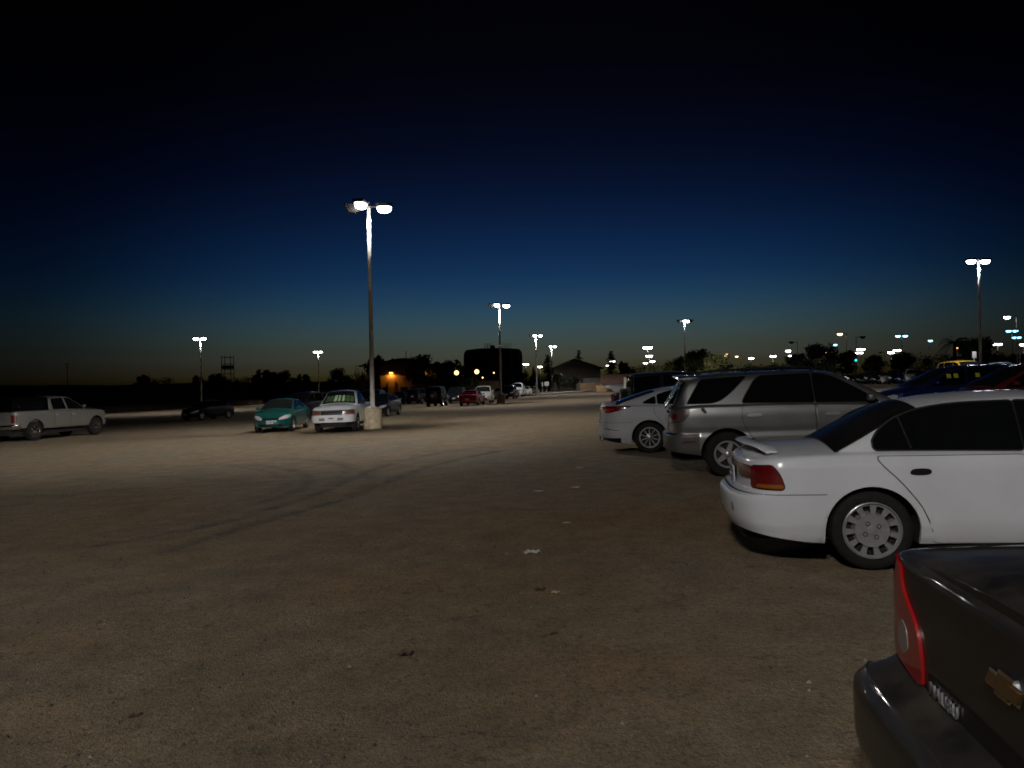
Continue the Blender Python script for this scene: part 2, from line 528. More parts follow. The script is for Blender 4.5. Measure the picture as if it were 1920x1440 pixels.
def rim_mesh(R_, w, style, m, seg=120):
    """wheel face at y = w/2 outward (+y); holes are deep recesses painted black for shade"""
    h = w/2; radii = [0, .05, .12, .2, .28, .36, .44, .52, .58, .64, .70, .76, .82, .87, .92, .96, 1.0]
    def face(r, a):
        # returns depth, material
        k = style[0]
        if k == 'cap':   # plastic wheel trim with slots near the rim and four bolt heads
            n = style[1]; ph = (a*n/(2*PI)) % 1
            d = .012 - .010*r + (.012 if r > .60 else 0)
            if .63 < r < .87 and .18 < ph < .66: return d + .055, 1
            if r > .94: d -= .014
            return d, 0
        n, wd = style[1], style[2]
        ph = (a*n/(2*PI)) % 1; ph = abs(ph-.5)
        half = wd*(1.15-.45*r)*.5/max(r, .1)*.55
        d = .022 + .018*(1-r)*r*4*.3
        if r < .26: return .016 if r > .12 else .008, 0
        if r > .86: return (.0 if r > .93 else .012), 0
        if ph > half: return d + .07, 1
        return d, 0
    vs, fs, ms = [], [], []
    for r in radii:
        for k in range(seg):
            a = 2*PI*k/seg
            d, mi = face(r if r > 0 else .01, a); vs.append((r*R_*math.cos(a), h - d, r*R_*math.sin(a)))
    for i in range(len(radii)-1):
        for k in range(seg):
            fs.append((i*seg+k, i*seg+(k+1) % seg, (i+1)*seg+(k+1) % seg, (i+1)*seg+k))
            rm = (radii[i]+radii[i+1])/2; ms.append(face(rm, 2*PI*(k+.5)/seg)[1])
    mb = MB(); mb.add(vs, fs); mb.m = ms
    # barrel
    o = len(vs); bv = []
    for y in (h, -h*.9):
        for k in range(seg): a = 2*PI*k/seg; bv.append((R_*math.cos(a), y, R_*math.sin(a)))
    mb.add(bv, [(k, (k+1) % seg, seg+(k+1) % seg, seg+k) for k in range(seg)] + [tuple(range(seg, 2*seg))], 1)
    if style[0] == 'cap':   # four bolt heads in shallow rings, and the round centre boss
        for q in range(4):
            b = q*PI/2 + PI/4 + .25; T = Matrix.Translation((.27*R_*math.cos(b), h-.010, .27*R_*math.sin(b))) @ Matrix.Rotation(-PI/2, 4, 'X')
            mb.lathe([(.0185,-.004),(.0185,.0025),(.0125,.0025),(.0125,-.001)], 16, 1, T); mb.lathe([(.0105,-.004),(.0105,.004),(.008,.0055),(.001,.0055)], 6, 0, T)
        mb.lathe([(R_*.17,-.004),(R_*.165,.003),(R_*.14,.0045),(.002,.005)], 32, 0, Matrix.Translation((0, h-.010, 0)) @ Matrix.Rotation(-PI/2, 4, 'X'))
        mb.lathe([(R_*.985,-.01),(R_*.985,.008),(R_*.965,.010),(R_*.95,.004)], 64, 0, Matrix.Translation((0, h, 0)) @ Matrix.Rotation(-PI/2, 4, 'X'), cap=False)
    me = mb.mesh('rim', [m, M['dark']], angle=28, merge=1e-5)
    return me

def add_wheels(root, s, style, rimmat, seg=56, whole=False):
    rr = s.rr
    ty = tyre_mesh(s.tr, s.tw, rr, seg); rm = rim_mesh(rr, s.tw*.86, style, rimmat, seg*2)
    for x in (0, s.wb):
        for sg in (-1, 1):
            y = sg*(s.hw*s.plan_(x) - s.tw/2 - .022)
            w = empty('wheel', (x, y, s.tr), (0, 0, 0 if sg > 0 else PI), root)
            link('tyre', ty, w); link('rim', rm, w)

def under(root, s):
    mb = MB(); bot = []; topv = []
    ins = s.tw + .07
    for i in range(0, len(s.X), 3):
        x = soft(s.X[i], s.xr+.12, s.xf-.12); y = max(s.Y[i]-ins, 0)
        bot.append((x, y, .20 if s.tr < .33 else .27)); topv.append((x, y, s.tr*1.9))
    for sg in (1, -1):
        n = len(bot); vs = [(p[0], sg*p[1], p[2]) for p in bot] + [(p[0], sg*p[1], p[2]) for p in topv] + [(p[0], 0, p[2]) for p in bot]
        fs = []
        for i in range(n-1):
            fs.append((i, i+1, n+i+1, n+i)); fs.append((i, i+1, 2*n+i+1, 2*n+i))
        mb.add(vs, fs)
    # wheelhouse blockers
    for x in (0, s.wb):
        mb.box((x, 0, s.tr), (.12, 2*(s.hw-s.tw-.05), .12))
    mb.build('underbody', M['under'], root, smooth=False)

class CarKit:
    """puts panels, glass and lamps on a shell; every call makes one part (both hands where asked)"""
    def __init__(s, root, shell, pmat):
        s.r = root; s.s = shell; s.p = pmat
        mb = MB(); v, f = shell.body(); mb.add(v, f); mb.m = shell.fmat
        s.bodyo = mb.build('body', [pmat, M['under']], root, merge=4e-4, angle=42)
        under(root, shell)
    def sides(s, name, poly, fn, off, m, parent=None, both=True, it=2, nu=22, nw=5, gap=None, gapd=.007, rad=None):
        out = []
        poly = round_poly(poly, rad if rad is not None else {1: .035, 2: .07, 3: .1}.get(it, .1)) if it else poly
        for k, sg in enumerate((1, -1) if both else (1,)):
            mb = MB(); mats = [m]
            f = (lambda u, w, o, sg=sg: fn(u, w, o, sg))
            patch(f, poly, off, mb, 0, nu, nw)
            if gap is not None:
                mats.append(gap); patch(f, offset_poly(poly, gapd), off*.42, mb, 1, nu, nw)
            p = parent[k] if isinstance(parent, list) else (parent or s.r)
            out.append(mb.build(name, mats, p, angle=50))
        return out
    def lowf(s):
        sh = s.s
        return lambda x, z, o, sg: sh.low(sg*sh.a_of(x), z, o)
    def lowa(s):
        sh = s.s
        return lambda a, z, o, sg: sh.low(sg*a, z, o)
    def door(s, poly, handle=None, hm=None, it=1):
        ds = s.sides('door', poly, s.lowf(), .0075, s.p, it=it, nu=34, nw=14, gap=M['trim'], gapd=.0065, rad=.05)
        if handle:
            for k, sg in enumerate((1, -1)):
                x, z, l, h = handle
                pl = [(x-l/2, z-h*.2), (x-l/2+.02, z-h/2), (x+l/2-.02, z-h/2), (x+l/2, z), (x+l/2-.02, z+h/2), (x-l/2+.02, z+h/2)]
                mb = MB(); patch(lambda u, w, o, sg=sg: s.lowf()(u, w, o, sg), smooth_poly(pl, 2), .022 if hm is not M['trim'] else .012, mb, 0, 10, 3)
                mb.build('door_handle', hm or s.p, ds[k])
        return ds
    def glass(s, poly, parent=None, m=None, it=2, trim=.014, rad=None):
        fn = lambda x, z, o, sg: s.s.side(x, z, o, sg)
        return s.sides('window', poly, fn, .006, m or M['glass'], parent, it=it, nu=30, nw=6, gap=M['trim'], gapd=trim, rad=rad)
    def screen(s, name, x0, x1, v0, v1, m=None, trim=.018, off=.006):
        """windscreen or rear window between stations x0 and x1, half width v0 at x0 and v1 at x1"""
        mb = MB(); f = lambda x, v, o: s.s.top(x, v, o)
        def pts(d):
            dx = d*(1 if x1 > x0 else -1)
            return smooth_poly([(x0-dx*.6, -v0-d*1.3), (x1+dx*.6, -v1-d*1.3), (x1+dx*.6, v1+d*1.3), (x0-dx*.6, v0+d*1.3)], 0)
        n = 14
        def cols(d):
            c = []
            for i in range(n+1):
                t = i/n; x = x0 + (x1-x0)*t; v = v0 + (v1-v0)*t
                if d: x = x0 - (x1-x0)/abs(x1-x0)*d*.5 + (x1-x0 + (x1-x0)/abs(x1-x0)*d)*t
                c.append((x, -v-d*1.4, v+d*1.4))
            return c
        grid(f, cols(0), off, mb, 0, 14); grid(f, cols(trim), off*.4, mb, 1, 14)
        return mb.build(name, [m or M['glass'], M['trim']], s.r, angle=50)
    def lamp(s, name, poly, m, off=.012, both=True, it=2, sub=None, gap=True):
        ls = s.sides(name, poly, s.lowa(), off, m, both=both, it=it, nu=18, nw=6, gap=M['trim'] if gap else None, gapd=.006)
        for (nm, pl, mm, o2) in (sub or []):
            s.sides(nm, pl, s.lowa(), o2, mm, parent=ls, it=1, nu=12, nw=4)
        return ls
    def plate(s, a0, z0, w=.30, h=.15, front=False, text=None):
        sh = s.s; L = sh.A[-1]
        fn = (lambda a, z, o: sh.low(a, z, o)) if not front else (lambda a, z, o: sh.low((L-abs(a))*(1 if a >= 0 else -1), z, o))
        p = fn(.0001, z0, .018)
        x = p.x + (-.008 if not front else .008)
        mb = MB(); mb.rbox((x, 0, z0), (.012, w, h), .004)
        mb.box((x + (-.0075 if not front else .0075), 0, z0+h*.36), (.003, w*.5, h*.09), 1)
        sx = -.0075 if not front else .0075
        for i, yy in enumerate(np.linspace(-w*.36, w*.36, 7)):
            mb.box((x+sx, yy, z0-h*.06), (.003, w*.07, h*.36), 1); mb.box((x+sx*1.3, yy+(.004 if i % 2 else -.004), z0-h*(.0 if i % 3 else .1)), (.003, w*.03, h*.12), 0)
        mb.build('license_plate', [M['plate'], M['plateink']], s.r)
    def mirror(s, x, z, m=None, l=.16, h=.11, d=.17):
        for sg in (1, -1):
            y, _ = s.s.base(x)
            mb = MB(); mb.rbox((x, sg*(y+.06+d/2), z), (l*.7, d, h), .035)
            mb.tube([(x, sg*(y-.03), z-.035), (x, sg*(y+.1), z-.02)], .022, 8)
            mb.build('side_mirror', m or s.p, s.r)

def place(root, wheel_xy, local, heading):
    """set the car down so that its local ground point lies on wheel_xy; heading = unit (x, y) of the nose; tilts with the ground"""
    hx, hy = heading; l = math.hypot(hx, hy); hx, hy = hx/l, hy/l
    X, Y = wheel_xy
    e = .5
    n = Vector((-(gz(X+e, Y)-gz(X-e, Y))/(2*e), -(gz(X, Y+e)-gz(X, Y-e))/(2*e), 1)).normalized()
    f = Vector((hx, hy, 0)); f = (f - n*f.dot(n)).normalized(); lft = n.cross(f)
    Mx = Matrix(((f.x, lft.x, n.x), (f.y, lft.y, n.y), (f.z, lft.z, n.z)))
    o = Vector((X, Y, gz(X, Y))) - Mx @ Vector((local[0], local[1], 0))
    root.matrix_world = Matrix.Translation(o) @ Mx.to_4x4()
# ------------------------------------------------------------------ the vehicles
def front_fn(k, pl):   # outline given from the nose backwards
    L = k.s.A[-1]; return [(L-a, z) for a, z in pl]
def common(k, spec):
    """lamps, grille, plates, mirrors, screens that every vehicle has"""
    s = k.s
    if 'rearglass' in spec: k.screen('rear_window', *spec['rearglass'], m=spec.get('rg_m'))
    if 'windscreen' in spec and spec['windscreen']: k.screen('windshield', *spec['windscreen'], m=spec.get('ws_m', M['glass2']))
    if 'head' in spec:
        hs = k.lamp('headlight', front_fn(k, spec['head']), M['clear'], .010)
        if 'turn' in spec: k.sides('turn_signal', front_fn(k, spec['turn']), k.lowa(), .014, M['amber'], parent=hs, it=1, nu=8, nw=3)
    if 'grille' in spec:
        a, z0, z1 = spec['grille']; mb = MB(); L = s.A[-1]
        fn = lambda u, w, o: s.low((L-abs(u)) * (1 if u >= 0 else -1) if abs(u) > 1e-4 else (L-1e-4), w, o)
        grid(fn, band(-a, a, lambda u: z0, lambda u: z1, 18), .008, mb, 0, 6)
        for i in range(spec.get('bars', 3)):
            zz = z0 + (z1-z0)*(i+.5)/spec.get('bars', 3)
            grid(fn, band(-a*.97, a*.97, lambda u: zz-.008, lambda u: zz+.008, 18), .018, mb, 1, 1)
        mb.build('grille', [M['trim'], spec.get('grillebar', M['trim'])], k.r, angle=50)
    if 'intake' in spec:
        a, z0, z1 = spec['intake']; mb = MB(); L = s.A[-1]
        fn = lambda u, w, o: s.low((L-abs(u)) * (1 if u >= 0 else -1) if abs(u) > 1e-4 else (L-1e-4), w, o)
        grid(fn, band(-a, a, lambda u: z0, lambda u: z1, 16), .006, mb, 0, 3)
        mb.build('lower_intake', M['trim'], k.r, angle=50)
    if 'mirror' in spec: k.mirror(*spec['mirror'][:2], m=spec['mirror'][2] if len(spec['mirror']) > 2 else None)
    if 'fplate' in spec: k.plate(0, spec['fplate'], front=True)
    if 'rplate' in spec: k.plate(0, spec['rplate'])
def bumper_band(k, name, x_end, hi, m, front=False, off=.0045, gap=True, lo=None):
    s = k.s; L = s.A[-1]
    if front:
        aend = L - s.a_of(x_end); fn = lambda u, w, o: s.low((L-abs(u)) * (1 if u >= 0 else -1) if abs(u) > 1e-4 else (L-1e-4), w, o)
        X = lambda u: float(np.interp(L-abs(u), s.A, s.X))
    else:
        aend = s.a_of(x_end); fn = lambda u, w, o: s.low(u if abs(u) > 1e-4 else 1e-4, w, o)
        X = lambda u: float(np.interp(abs(u), s.A, s.X))
    mb = MB(); lof = lo or (lambda u: s.zb(X(u)) + .004)
    grid(fn, band(-aend, aend, lof, lambda u: max(hi, lof(u)+.01), 64), off, mb, 0, 12)
    mats = [m]
    if gap:
        grid(fn, band(-aend, aend, lambda u: max(hi, lof(u)+.01)-.004, lambda u: max(hi, lof(u)+.01)+.006, 64), .0015, mb, 1, 1); mats.append(M['trim'])
    return mb.build(name, mats, k.r, angle=50)

def white_sedan():
    root = empty('parked_sedan')
    s = Shell(xr=-1.07, xf=3.52, hw=.845, wb=2.60, tr=.31, tw=.19, rr=.226, arch=.352, q=1.5, rnd=.045, n=2.9, cr=.40, cf=.62,
        plan=[(-1.07,.915),(-.3,.965),(.4,.995),(1.4,1),(2.4,.985),(3.0,.96),(3.52,.90)],
        sill=[(-1.07,.31),(-.75,.25),(-.36,.205),(0,.20),(2.6,.20),(3.0,.21),(3.52,.24)],
        zs=[(-1.07,.885),(-.65,.905),(0,.92),(1.2,.897),(2.2,.865),(2.9,.79),(3.3,.70),(3.52,.62)],
        deck=[(-1.07,.925),(-.97,.95),(-.2,.985),(2.05,.97),(2.6,.93),(3.2,.80),(3.52,.645)],
        roof=[(-.27,.98),(-.12,1.055),(.12,1.185),(.42,1.305),(.75,1.355),(1.2,1.372),(1.55,1.358),(1.75,1.33),(2.0,1.21),(2.3,1.06),(2.47,.955)],
        gx=(-.27, 2.47), lean=.40, crown=.075, shelf=.03,
        ps=[(.19,.078),(.26,.034),(.318,.020),(.335,.010),(.45,.002),(.60,.0),(.74,.005),(.825,.010),(.84,.0165),(.92,.034)],
        pr=[(.2,.13),(.30,.045),(.42,.004),(.52,0),(.585,.014),(.61,.075),(.635,.118),(.80,.128),(.93,.155)],
        pf=[(.2,.06),(.35,0),(.5,0),(.58,.04),(.7,.12),(.9,.2)])
    k = CarKit(root, s, M['p_white'])
    bumper_band(k, 'rear_bumper', -.335, .60, M['p_white'])
    bumper_band(k, 'front_bumper', 2.96, .55, M['p_white'], front=True)
    d1 = k.door([(.045,.895),(.09,.83),(.22,.70),(.37,.50),(.425,.36),(.435,.215),(1.15,.212),(1.155,.5),(1.13,.885)], (.36,.775,.165,.052), M['trim'])
    d2 = k.door([(1.165,.212),(1.17,.5),(1.145,.885),(2.16,.865),(2.235,.6),(2.22,.35),(2.15,.212)], (1.42,.765,.165,.052), M['trim'])
    k.glass([(.060,.944),(.045,1.0),(.10,1.09),(.22,1.18),(.40,1.248),(.65,1.284),(.90,1.292),(1.132,1.293),(1.14,.924)], d1, rad=.025)
    k.glass([(1.150,.924),(1.142,1.293),(1.42,1.289),(1.60,1.25),(1.86,1.12),(2.13,.932)], d2, rad=.025)
    # thin bar that divides the fixed rear quarter glass
    for i, sg in enumerate((1, -1)):
        mb = MB(); mb.tube([s.side(.33,.95,.009,sg), s.side(.27,1.19,.009,sg)], .007, 6); mb.build('window_bar', M['trim'], d1[i])
    # tail lamps, reflector strip, plate
    aw = s.a_of(-.685)
    k.lamp('taillight', [(.60,.825),(aw-.13,.838),(aw-.04,.76),(aw,.66),(aw-.03,.642),(.60,.648)], M['red'], .016, it=1,
        sub=[('amber_lens', [(.70,.685),(aw-.022,.687),(aw-.008,.655),(.68,.655)], M['amber'], .020)])
    mb = MB(); fn = lambda u, w, o: s.low(u if abs(u) > 1e-4 else 1e-4, w, o)
    grid(fn, band(-.60, .60, lambda u: .715, lambda u: .822, 20), .010, mb, 0, 4); mb.build('reflector_strip', M['deepred'], root, angle=50)
    k.plate(0, .705, text=1)
    common(k, dict(rearglass=(-.235,.44,.955,.90), rg_m=M['dullglass'], windscreen=(2.40,1.66,.90,.88), head=[(.25,.60),(.62,.64),(.60,.54),(.25,.52)], grille=(.2,.50,.56), intake=(.5,.27,.36), mirror=(2.0,1.0)))
    # boot spoiler on two low feet, painted black for the shadow slot beneath
    mb = MB(); vs = []; n = 30
    for i in range(n+1):
        y = -.64 + 1.28*i/n; q = abs(y)/.64
        x = s.xr + .205 + .15*q**2.2; zt = s.deckz(x, 1-abs(y)/.8) + .034 - .026*max(0, (q-.7)/.3)**2
        w = .15 - .05*max(0, (q-.7)/.3)**2
        for (dx, dz) in ((0,.0),(.018,.014),(w*.5,.018),(w,.006),(w,-.006),(w*.5,-.006),(.02,-.012)): vs.append((x+dx-.06, y, zt+dz))
    fs = [(i*7+j, i*7+(j+1) % 7, (i+1)*7+(j+1) % 7, (i+1)*7+j) for i in range(n) for j in range(7)] + [tuple(range(7)), tuple(range(n*7, n*7+7))]
    mb.add(vs, fs)
    for y in (-.42, .42):
        x = s.xr + .205 + .15*(abs(y)/.6)**2.2; mb.rbox((x+.03, y, s.deckz(x, .5)+.012), (.08, .14, .05), .012, 1)
    mb.build('boot_spoiler', [M['p_white'], M['trim']], root, angle=40)
    # scuffs and a cracked patch on the bumper's corner
    mb = MB()
    for (a, z, w, h) in ((.49,.475,.035,.05),(.06,.44,.05,.014),(.44,.33,.10,.010),(.30,.32,.05,.008)):
        pl = [(a+w*math.cos(t)*(.7+.3*random.random()), z+h*math.sin(t)*(.6+.4*random.random())) for t in np.linspace(0, 6.0, 9)]
        patch(lambda u, ww, o: s.low(-u, ww, o), pl, .0062, mb, 0, 8, 2)
    mb.build('bumper_scuff', mat('scuffed_plastic', (.20,.20,.21), .35, var=.8, scale=60), root, angle=50)
    mb = MB(); mb.tube([(-.90,.40,.235),(-.35,.40,.24)], .026, 12); mb.build('exhaust_pipe', M['under'], root)
    add_wheels(root, s, ('cap', 11), M['hubcap'], 72)
    return root, s

def silver_suv():
    root = empty('parked_suv')
    s = Shell(xr=-.98, xf=3.56, hw=.905, wb=2.615, tr=.356, tw=.225, rr=.215, arch=.415, q=1.3, n=3.1, cr=.34, cf=.62, rnd=.04,
        plan=[(-.98,.93),(-.4,.985),(.5,1),(2,1),(3.0,.97),(3.56,.88)],
        sill=[(-.98,.43),(-.6,.37),(0,.30),(2.6,.30),(3.56,.36)],
        zs=[(-.98,1.10),(-.4,1.135),(.5,1.125),(1.5,1.11),(2.3,1.08),(3.0,1.0),(3.4,.90),(3.56,.80)],
        deck=[(-.98,1.125),(-.9,1.15),(2.2,1.14),(2.9,1.06),(3.4,.94),(3.56,.83)],
        roof=[(-.955,1.14),(-.90,1.22),(-.80,1.38),(-.70,1.52),(-.60,1.60),(-.45,1.625),(-.1,1.645),(.8,1.66),(1.4,1.645),(1.7,1.595),(2.1,1.40),(2.45,1.20),(2.56,1.12)],
        gx=(-.955, 2.56), lean=.30, crown=.06, shelf=.02, extra=[-.9,-.8,-.7,-.6],
        ps=[(.3,.05),(.42,.004),(.65,0),(.69,.016),(.8,.004),(.95,.002),(1.15,.03)],
        pr=[(.35,.09),(.45,.008),(.58,0),(.66,.006),(.70,.075),(.9,.085),(1.15,.11)],
        pf=[(.35,.05),(.5,0),(.65,.01),(.72,.06),(1.0,.16)])
    k = CarKit(root, s, M['p_silver'])
    # grey lower body: bumpers and the strip over the sills
    lo = lambda x: s.zb(x)+.004
    for sg in (1, -1):
        pass
    bumper_band(k, 'rear_bumper', -.43, .682, M['cladding'], off=.009)
    bumper_band(k, 'front_bumper', 3.05, .66, M['cladding'], front=True, off=.009)
    for sg in (1, -1):
        mb = MB(); grid(lambda x, z, o: s.low(sg*s.a_of(x), z, o), band(.43, 2.185, lambda x: s.zb(x)+.004, lambda x: .56, 24), .010, mb, 0, 5)
        mb.build('side_cladding', M['cladding'], root, angle=50)
    mb = MB(); ac = s.a_of(-.80); fn = lambda u, w, o: s.low(u if abs(u) > 1e-4 else 1e-4, w, o)
    grid(fn, band(-ac, ac, lambda u: .672, lambda u: .70, 40), .014, mb, 0, 2); mb.build('bumper_trim', M['chrome'], root, angle=50)
    d1 = k.door([(.235,1.11),(.24,.86),(.34,.68),(.43,.575),(1.30,.575),(1.335,.8),(1.32,1.095)], (.42,.965,.24,.05), M['alloy'])
    d2 = k.door([(1.345,.575),(1.35,.8),(1.335,1.095),(2.30,1.055),(2.36,.8),(2.30,.575)], (1.58,.955,.24,.05), M['alloy'])
    k.glass([(-.60,1.172),(-.37,1.555),(.34,1.578),(.10,1.34),(-.06,1.22),(-.2,1.172)], trim=.012, rad=.03)
    k.glass([(.25,1.160),(.29,1.25),(.45,1.50),(.54,1.578),(1.31,1.588),(1.335,1.135)], d1, rad=.03)
    k.glass([(1.35,1.134),(1.325,1.588),(1.45,1.580),(1.64,1.525),(2.0,1.31),(2.28,1.115)], d2, rad=.03)
    aw = s.a_of(-.585)
    k.lamp('taillight', [(.50,.90),(.53,.99),(.64,1.075),(aw,1.085),(aw-.03,1.0),(aw-.12,.90),(.66,.862),(.54,.868)], M['smoke'], .014, it=2,
        sub=[('reversing_lens', [(.52,.90),(.55,.965),(.62,.965),(.66,.885),(.56,.875)], M['clear'], .018),
             ('red_lens', [(.66,.92),(.70,1.0),(.80,1.02),(.86,.96),(.78,.90)], M['red'], .017)])
    k.sides('side_reflector', [(s.a_of(-.70),.545),(s.a_of(-.48),.552),(s.a_of(-.48),.588),(s.a_of(-.70),.585)], k.lowa(), .016, M['deepred'], it=1, nu=8, nw=2)
    k.sides('filler_cap', [(-.40,1.075),(-.36,1.11),(-.335,1.09),(-.30,1.03),(-.32,1.0),(-.355,1.03)], k.lowf(), .008, M['trim'], both=True, it=2, nu=8, nw=2)
    common(k, dict(rearglass=(-.935,-.655,.97,.95), rg_m=M['paleglass'], windscreen=(2.50,1.74,.90,.88), head=[(.42,.86),(.80,.90),(.78,.76),(.42,.74)], grille=(.36,.72,.85), intake=(.5,.42,.52), mirror=(2.12,1.19), rplate=.915))
    mb = MB()   # recess lip above the plate and maker's badge as a plain oval ring
    mb.rbox((s.low(1e-4,1.03).x-.012, 0, 1.035), (.03,.62,.035), .008); mb.build('tailgate_grip', M['p_silver'], root)
    mb = MB(); mb.lathe([(.050,-.004),(.058,0),(.050,.004),(.042,0)], 24, 0, Matrix.Translation((s.low(1e-4,1.085).x-.008,0,1.085)) @ Matrix.Rotation(PI/2,4,'Y')); mb.build('badge', M['chrome'], root)
    mb = MB(); vs = []; n = 24
    for i in range(n+1):
        y = -.60+1.2*i/n; q = abs(y)/.6; x0 = -.80+.10*q**2; z = 1.615-.05*q**2.5
        for (dx, dz) in ((0,0),(.01,.016),(.14,.030),(.30,.018),(.30,-.02),(.12,-.012)): vs.append((x0+dx, y*1.0, z+dz))
    fs = [(i*6+j, i*6+(j+1) % 6, (i+1)*6+(j+1) % 6, (i+1)*6+j) for i in range(n) for j in range(6)] + [tuple(range(6)), tuple(range(n*6, n*6+6))]
    mb.add(vs, fs); mb.build('roof_spoiler', M['p_silver'], root, angle=40)
    for sg in (1, -1):
        mb = MB(); y = sg*.55
        pts = [(-.42,y,1.625),(-.30,y,1.675),(.2,y,1.695),(.9,y,1.70),(1.25,y,1.685),(1.38,y,1.63)]
        mb.tube(pts, .016, 8)
        for x in (.35,): mb.tube([(x,y,1.63),(x,y,1.69)], .014, 6)
        mb.build('roof_rail', M['trim'], root)
    mb = MB(); mb.rbox((.02,-.0,1.715),(.06,1.1,.03),.012); mb.rbox((1.05,0,1.715),(.06,1.1,.03),.012); mb.build('roof_bar', M['trim'], root)
    add_wheels(root, s, ('spoke', 5, .62), M['alloy'], 64)
    return root, s

def pearl_sedan():
    root = empty('parked_sedan')
    s = Shell(xr=-1.09, xf=3.75, hw=.915, wb=2.795, tr=.333, tw=.215, rr=.228, arch=.385, q=1.25, n=2.4, cr=.55, cf=.7, rnd=.05,
        plan=[(-1.09,.90),(-.4,.975),(.3,1),(1.4,1),(2.6,.985),(3.2,.95),(3.75,.88)],
        sill=[(-1.09,.30),(-.75,.24),(0,.2),(2.8,.2),(3.75,.22)],
        zs=[(-1.09,1.04),(-.6,1.045),(0,1.03),(1.2,.985),(2.3,.94),(3.0,.87),(3.5,.76),(3.75,.66)],
        deck=[(-1.09,1.09),(-1.0,1.115),(-.55,1.11),(2.2,1.0),(2.8,.97),(3.4,.86),(3.75,.70)],
        roof=[(-.72,1.11),(-.55,1.165),(-.2,1.275),(.2,1.375),(.7,1.435),(1.15,1.452),(1.55,1.435),(1.85,1.37),(2.2,1.22),(2.6,1.06),(2.72,1.0)],
        gx=(-.72, 2.72), lean=.42, crown=.07, shelf=.03,
        ps=[(.19,.07),(.3,.02),(.45,0),(.6,.004),(.75,.0),(.9,.018),(1.05,.04)],
        pr=[(.2,.14),(.30,.05),(.42,0),(.6,0),(.75,.03),(.9,.06),(1.0,.05),(1.1,.03)],
        pf=[(.2,.06),(.35,0),(.5,0),(.62,.04),(.75,.12),(.95,.2)])
    k = CarKit(root, s, M['p_pearl'])
    bumper_band(k, 'rear_bumper', -.37, .67, M['p_pearl'])
    d1 = k.door([(.10,1.01),(.12,.85),(.33,.6),(.42,.40),(.44,.22),(1.28,.215),(1.29,.5),(1.26,.965)], (.45,.87,.2,.035), M['p_pearl'])
    d2 = k.door([(1.30,.215),(1.31,.5),(1.28,.965),(2.32,.93),(2.38,.6),(2.3,.215)], (1.55,.85,.2,.035), M['p_pearl'])
    k.glass([(-.12,1.085),(.0,1.15),(.15,1.22),(.16,1.065)], it=1)
    k.glass([(.20,1.063),(.20,1.25),(.5,1.335),(1.18,1.365),(1.25,1.02)], d1, it=1)
    k.glass([(1.31,1.015),(1.26,1.365),(1.55,1.35),(1.9,1.23),(2.3,1.01),(2.38,.965)], d2, it=1)
    aw = s.a_of(-.37)
    k.lamp('taillight', [(.46,1.0),(.60,1.035),(.85,1.03),(aw,1.02),(aw-.12,.975),(.95,.925),(.72,.885),(.56,.90)], M['red'], .014, it=1,
        sub=[('brake_lens', [(.58,.94),(.62,.985),(.95,.985),(.92,.945),(.70,.915)], lens_mat('bright_red_lens', (.5,.012,.01), scale=80), .018)])
    k.sides('bumper_vent', [(.62,.535),(1.03,.50),(1.03,.512),(.62,.555)], k.lowa(), .010, M['deepred'], it=1, nu=10, nw=2)
    bumper_band(k, 'bumper_valance', -.62, .34, M['trim'], off=.010, gap=False)
    for sg in (1, -1):
        mb = MB(); mb.lathe([(.03,0),(.042,-.02),(.042,-.10),(.036,-.11),(.03,-.105)], 16, 0, Matrix.Translation((-.97,sg*.5,.305)) @ Matrix.Rotation(PI/2,4,'Y')); mb.build('exhaust_tip', M['chrome'], root)
    common(k, dict(rearglass=(-.68,.14,.93,.86), rg_m=M['glass2'], windscreen=(2.66,1.74,.92,.88), head=[(.32,.70),(.75,.76),(.72,.64),(.34,.60)], grille=(.3,.58,.68), intake=(.55,.28,.40), mirror=(2.2,1.05), rplate=.80))
    mb = MB(); fn = lambda u, w, o: s.low(u if abs(u) > 1e-4 else 1e-4, w, o)
    grid(fn, band(-.45, .45, lambda u: .955, lambda u: .972, 16), .012, mb, 0, 2); mb.build('chrome_strip', M['chrome'], root, angle=50)
    add_wheels(root, s, ('spoke', 10, .32), M['alloy'], 60)
    return root, s

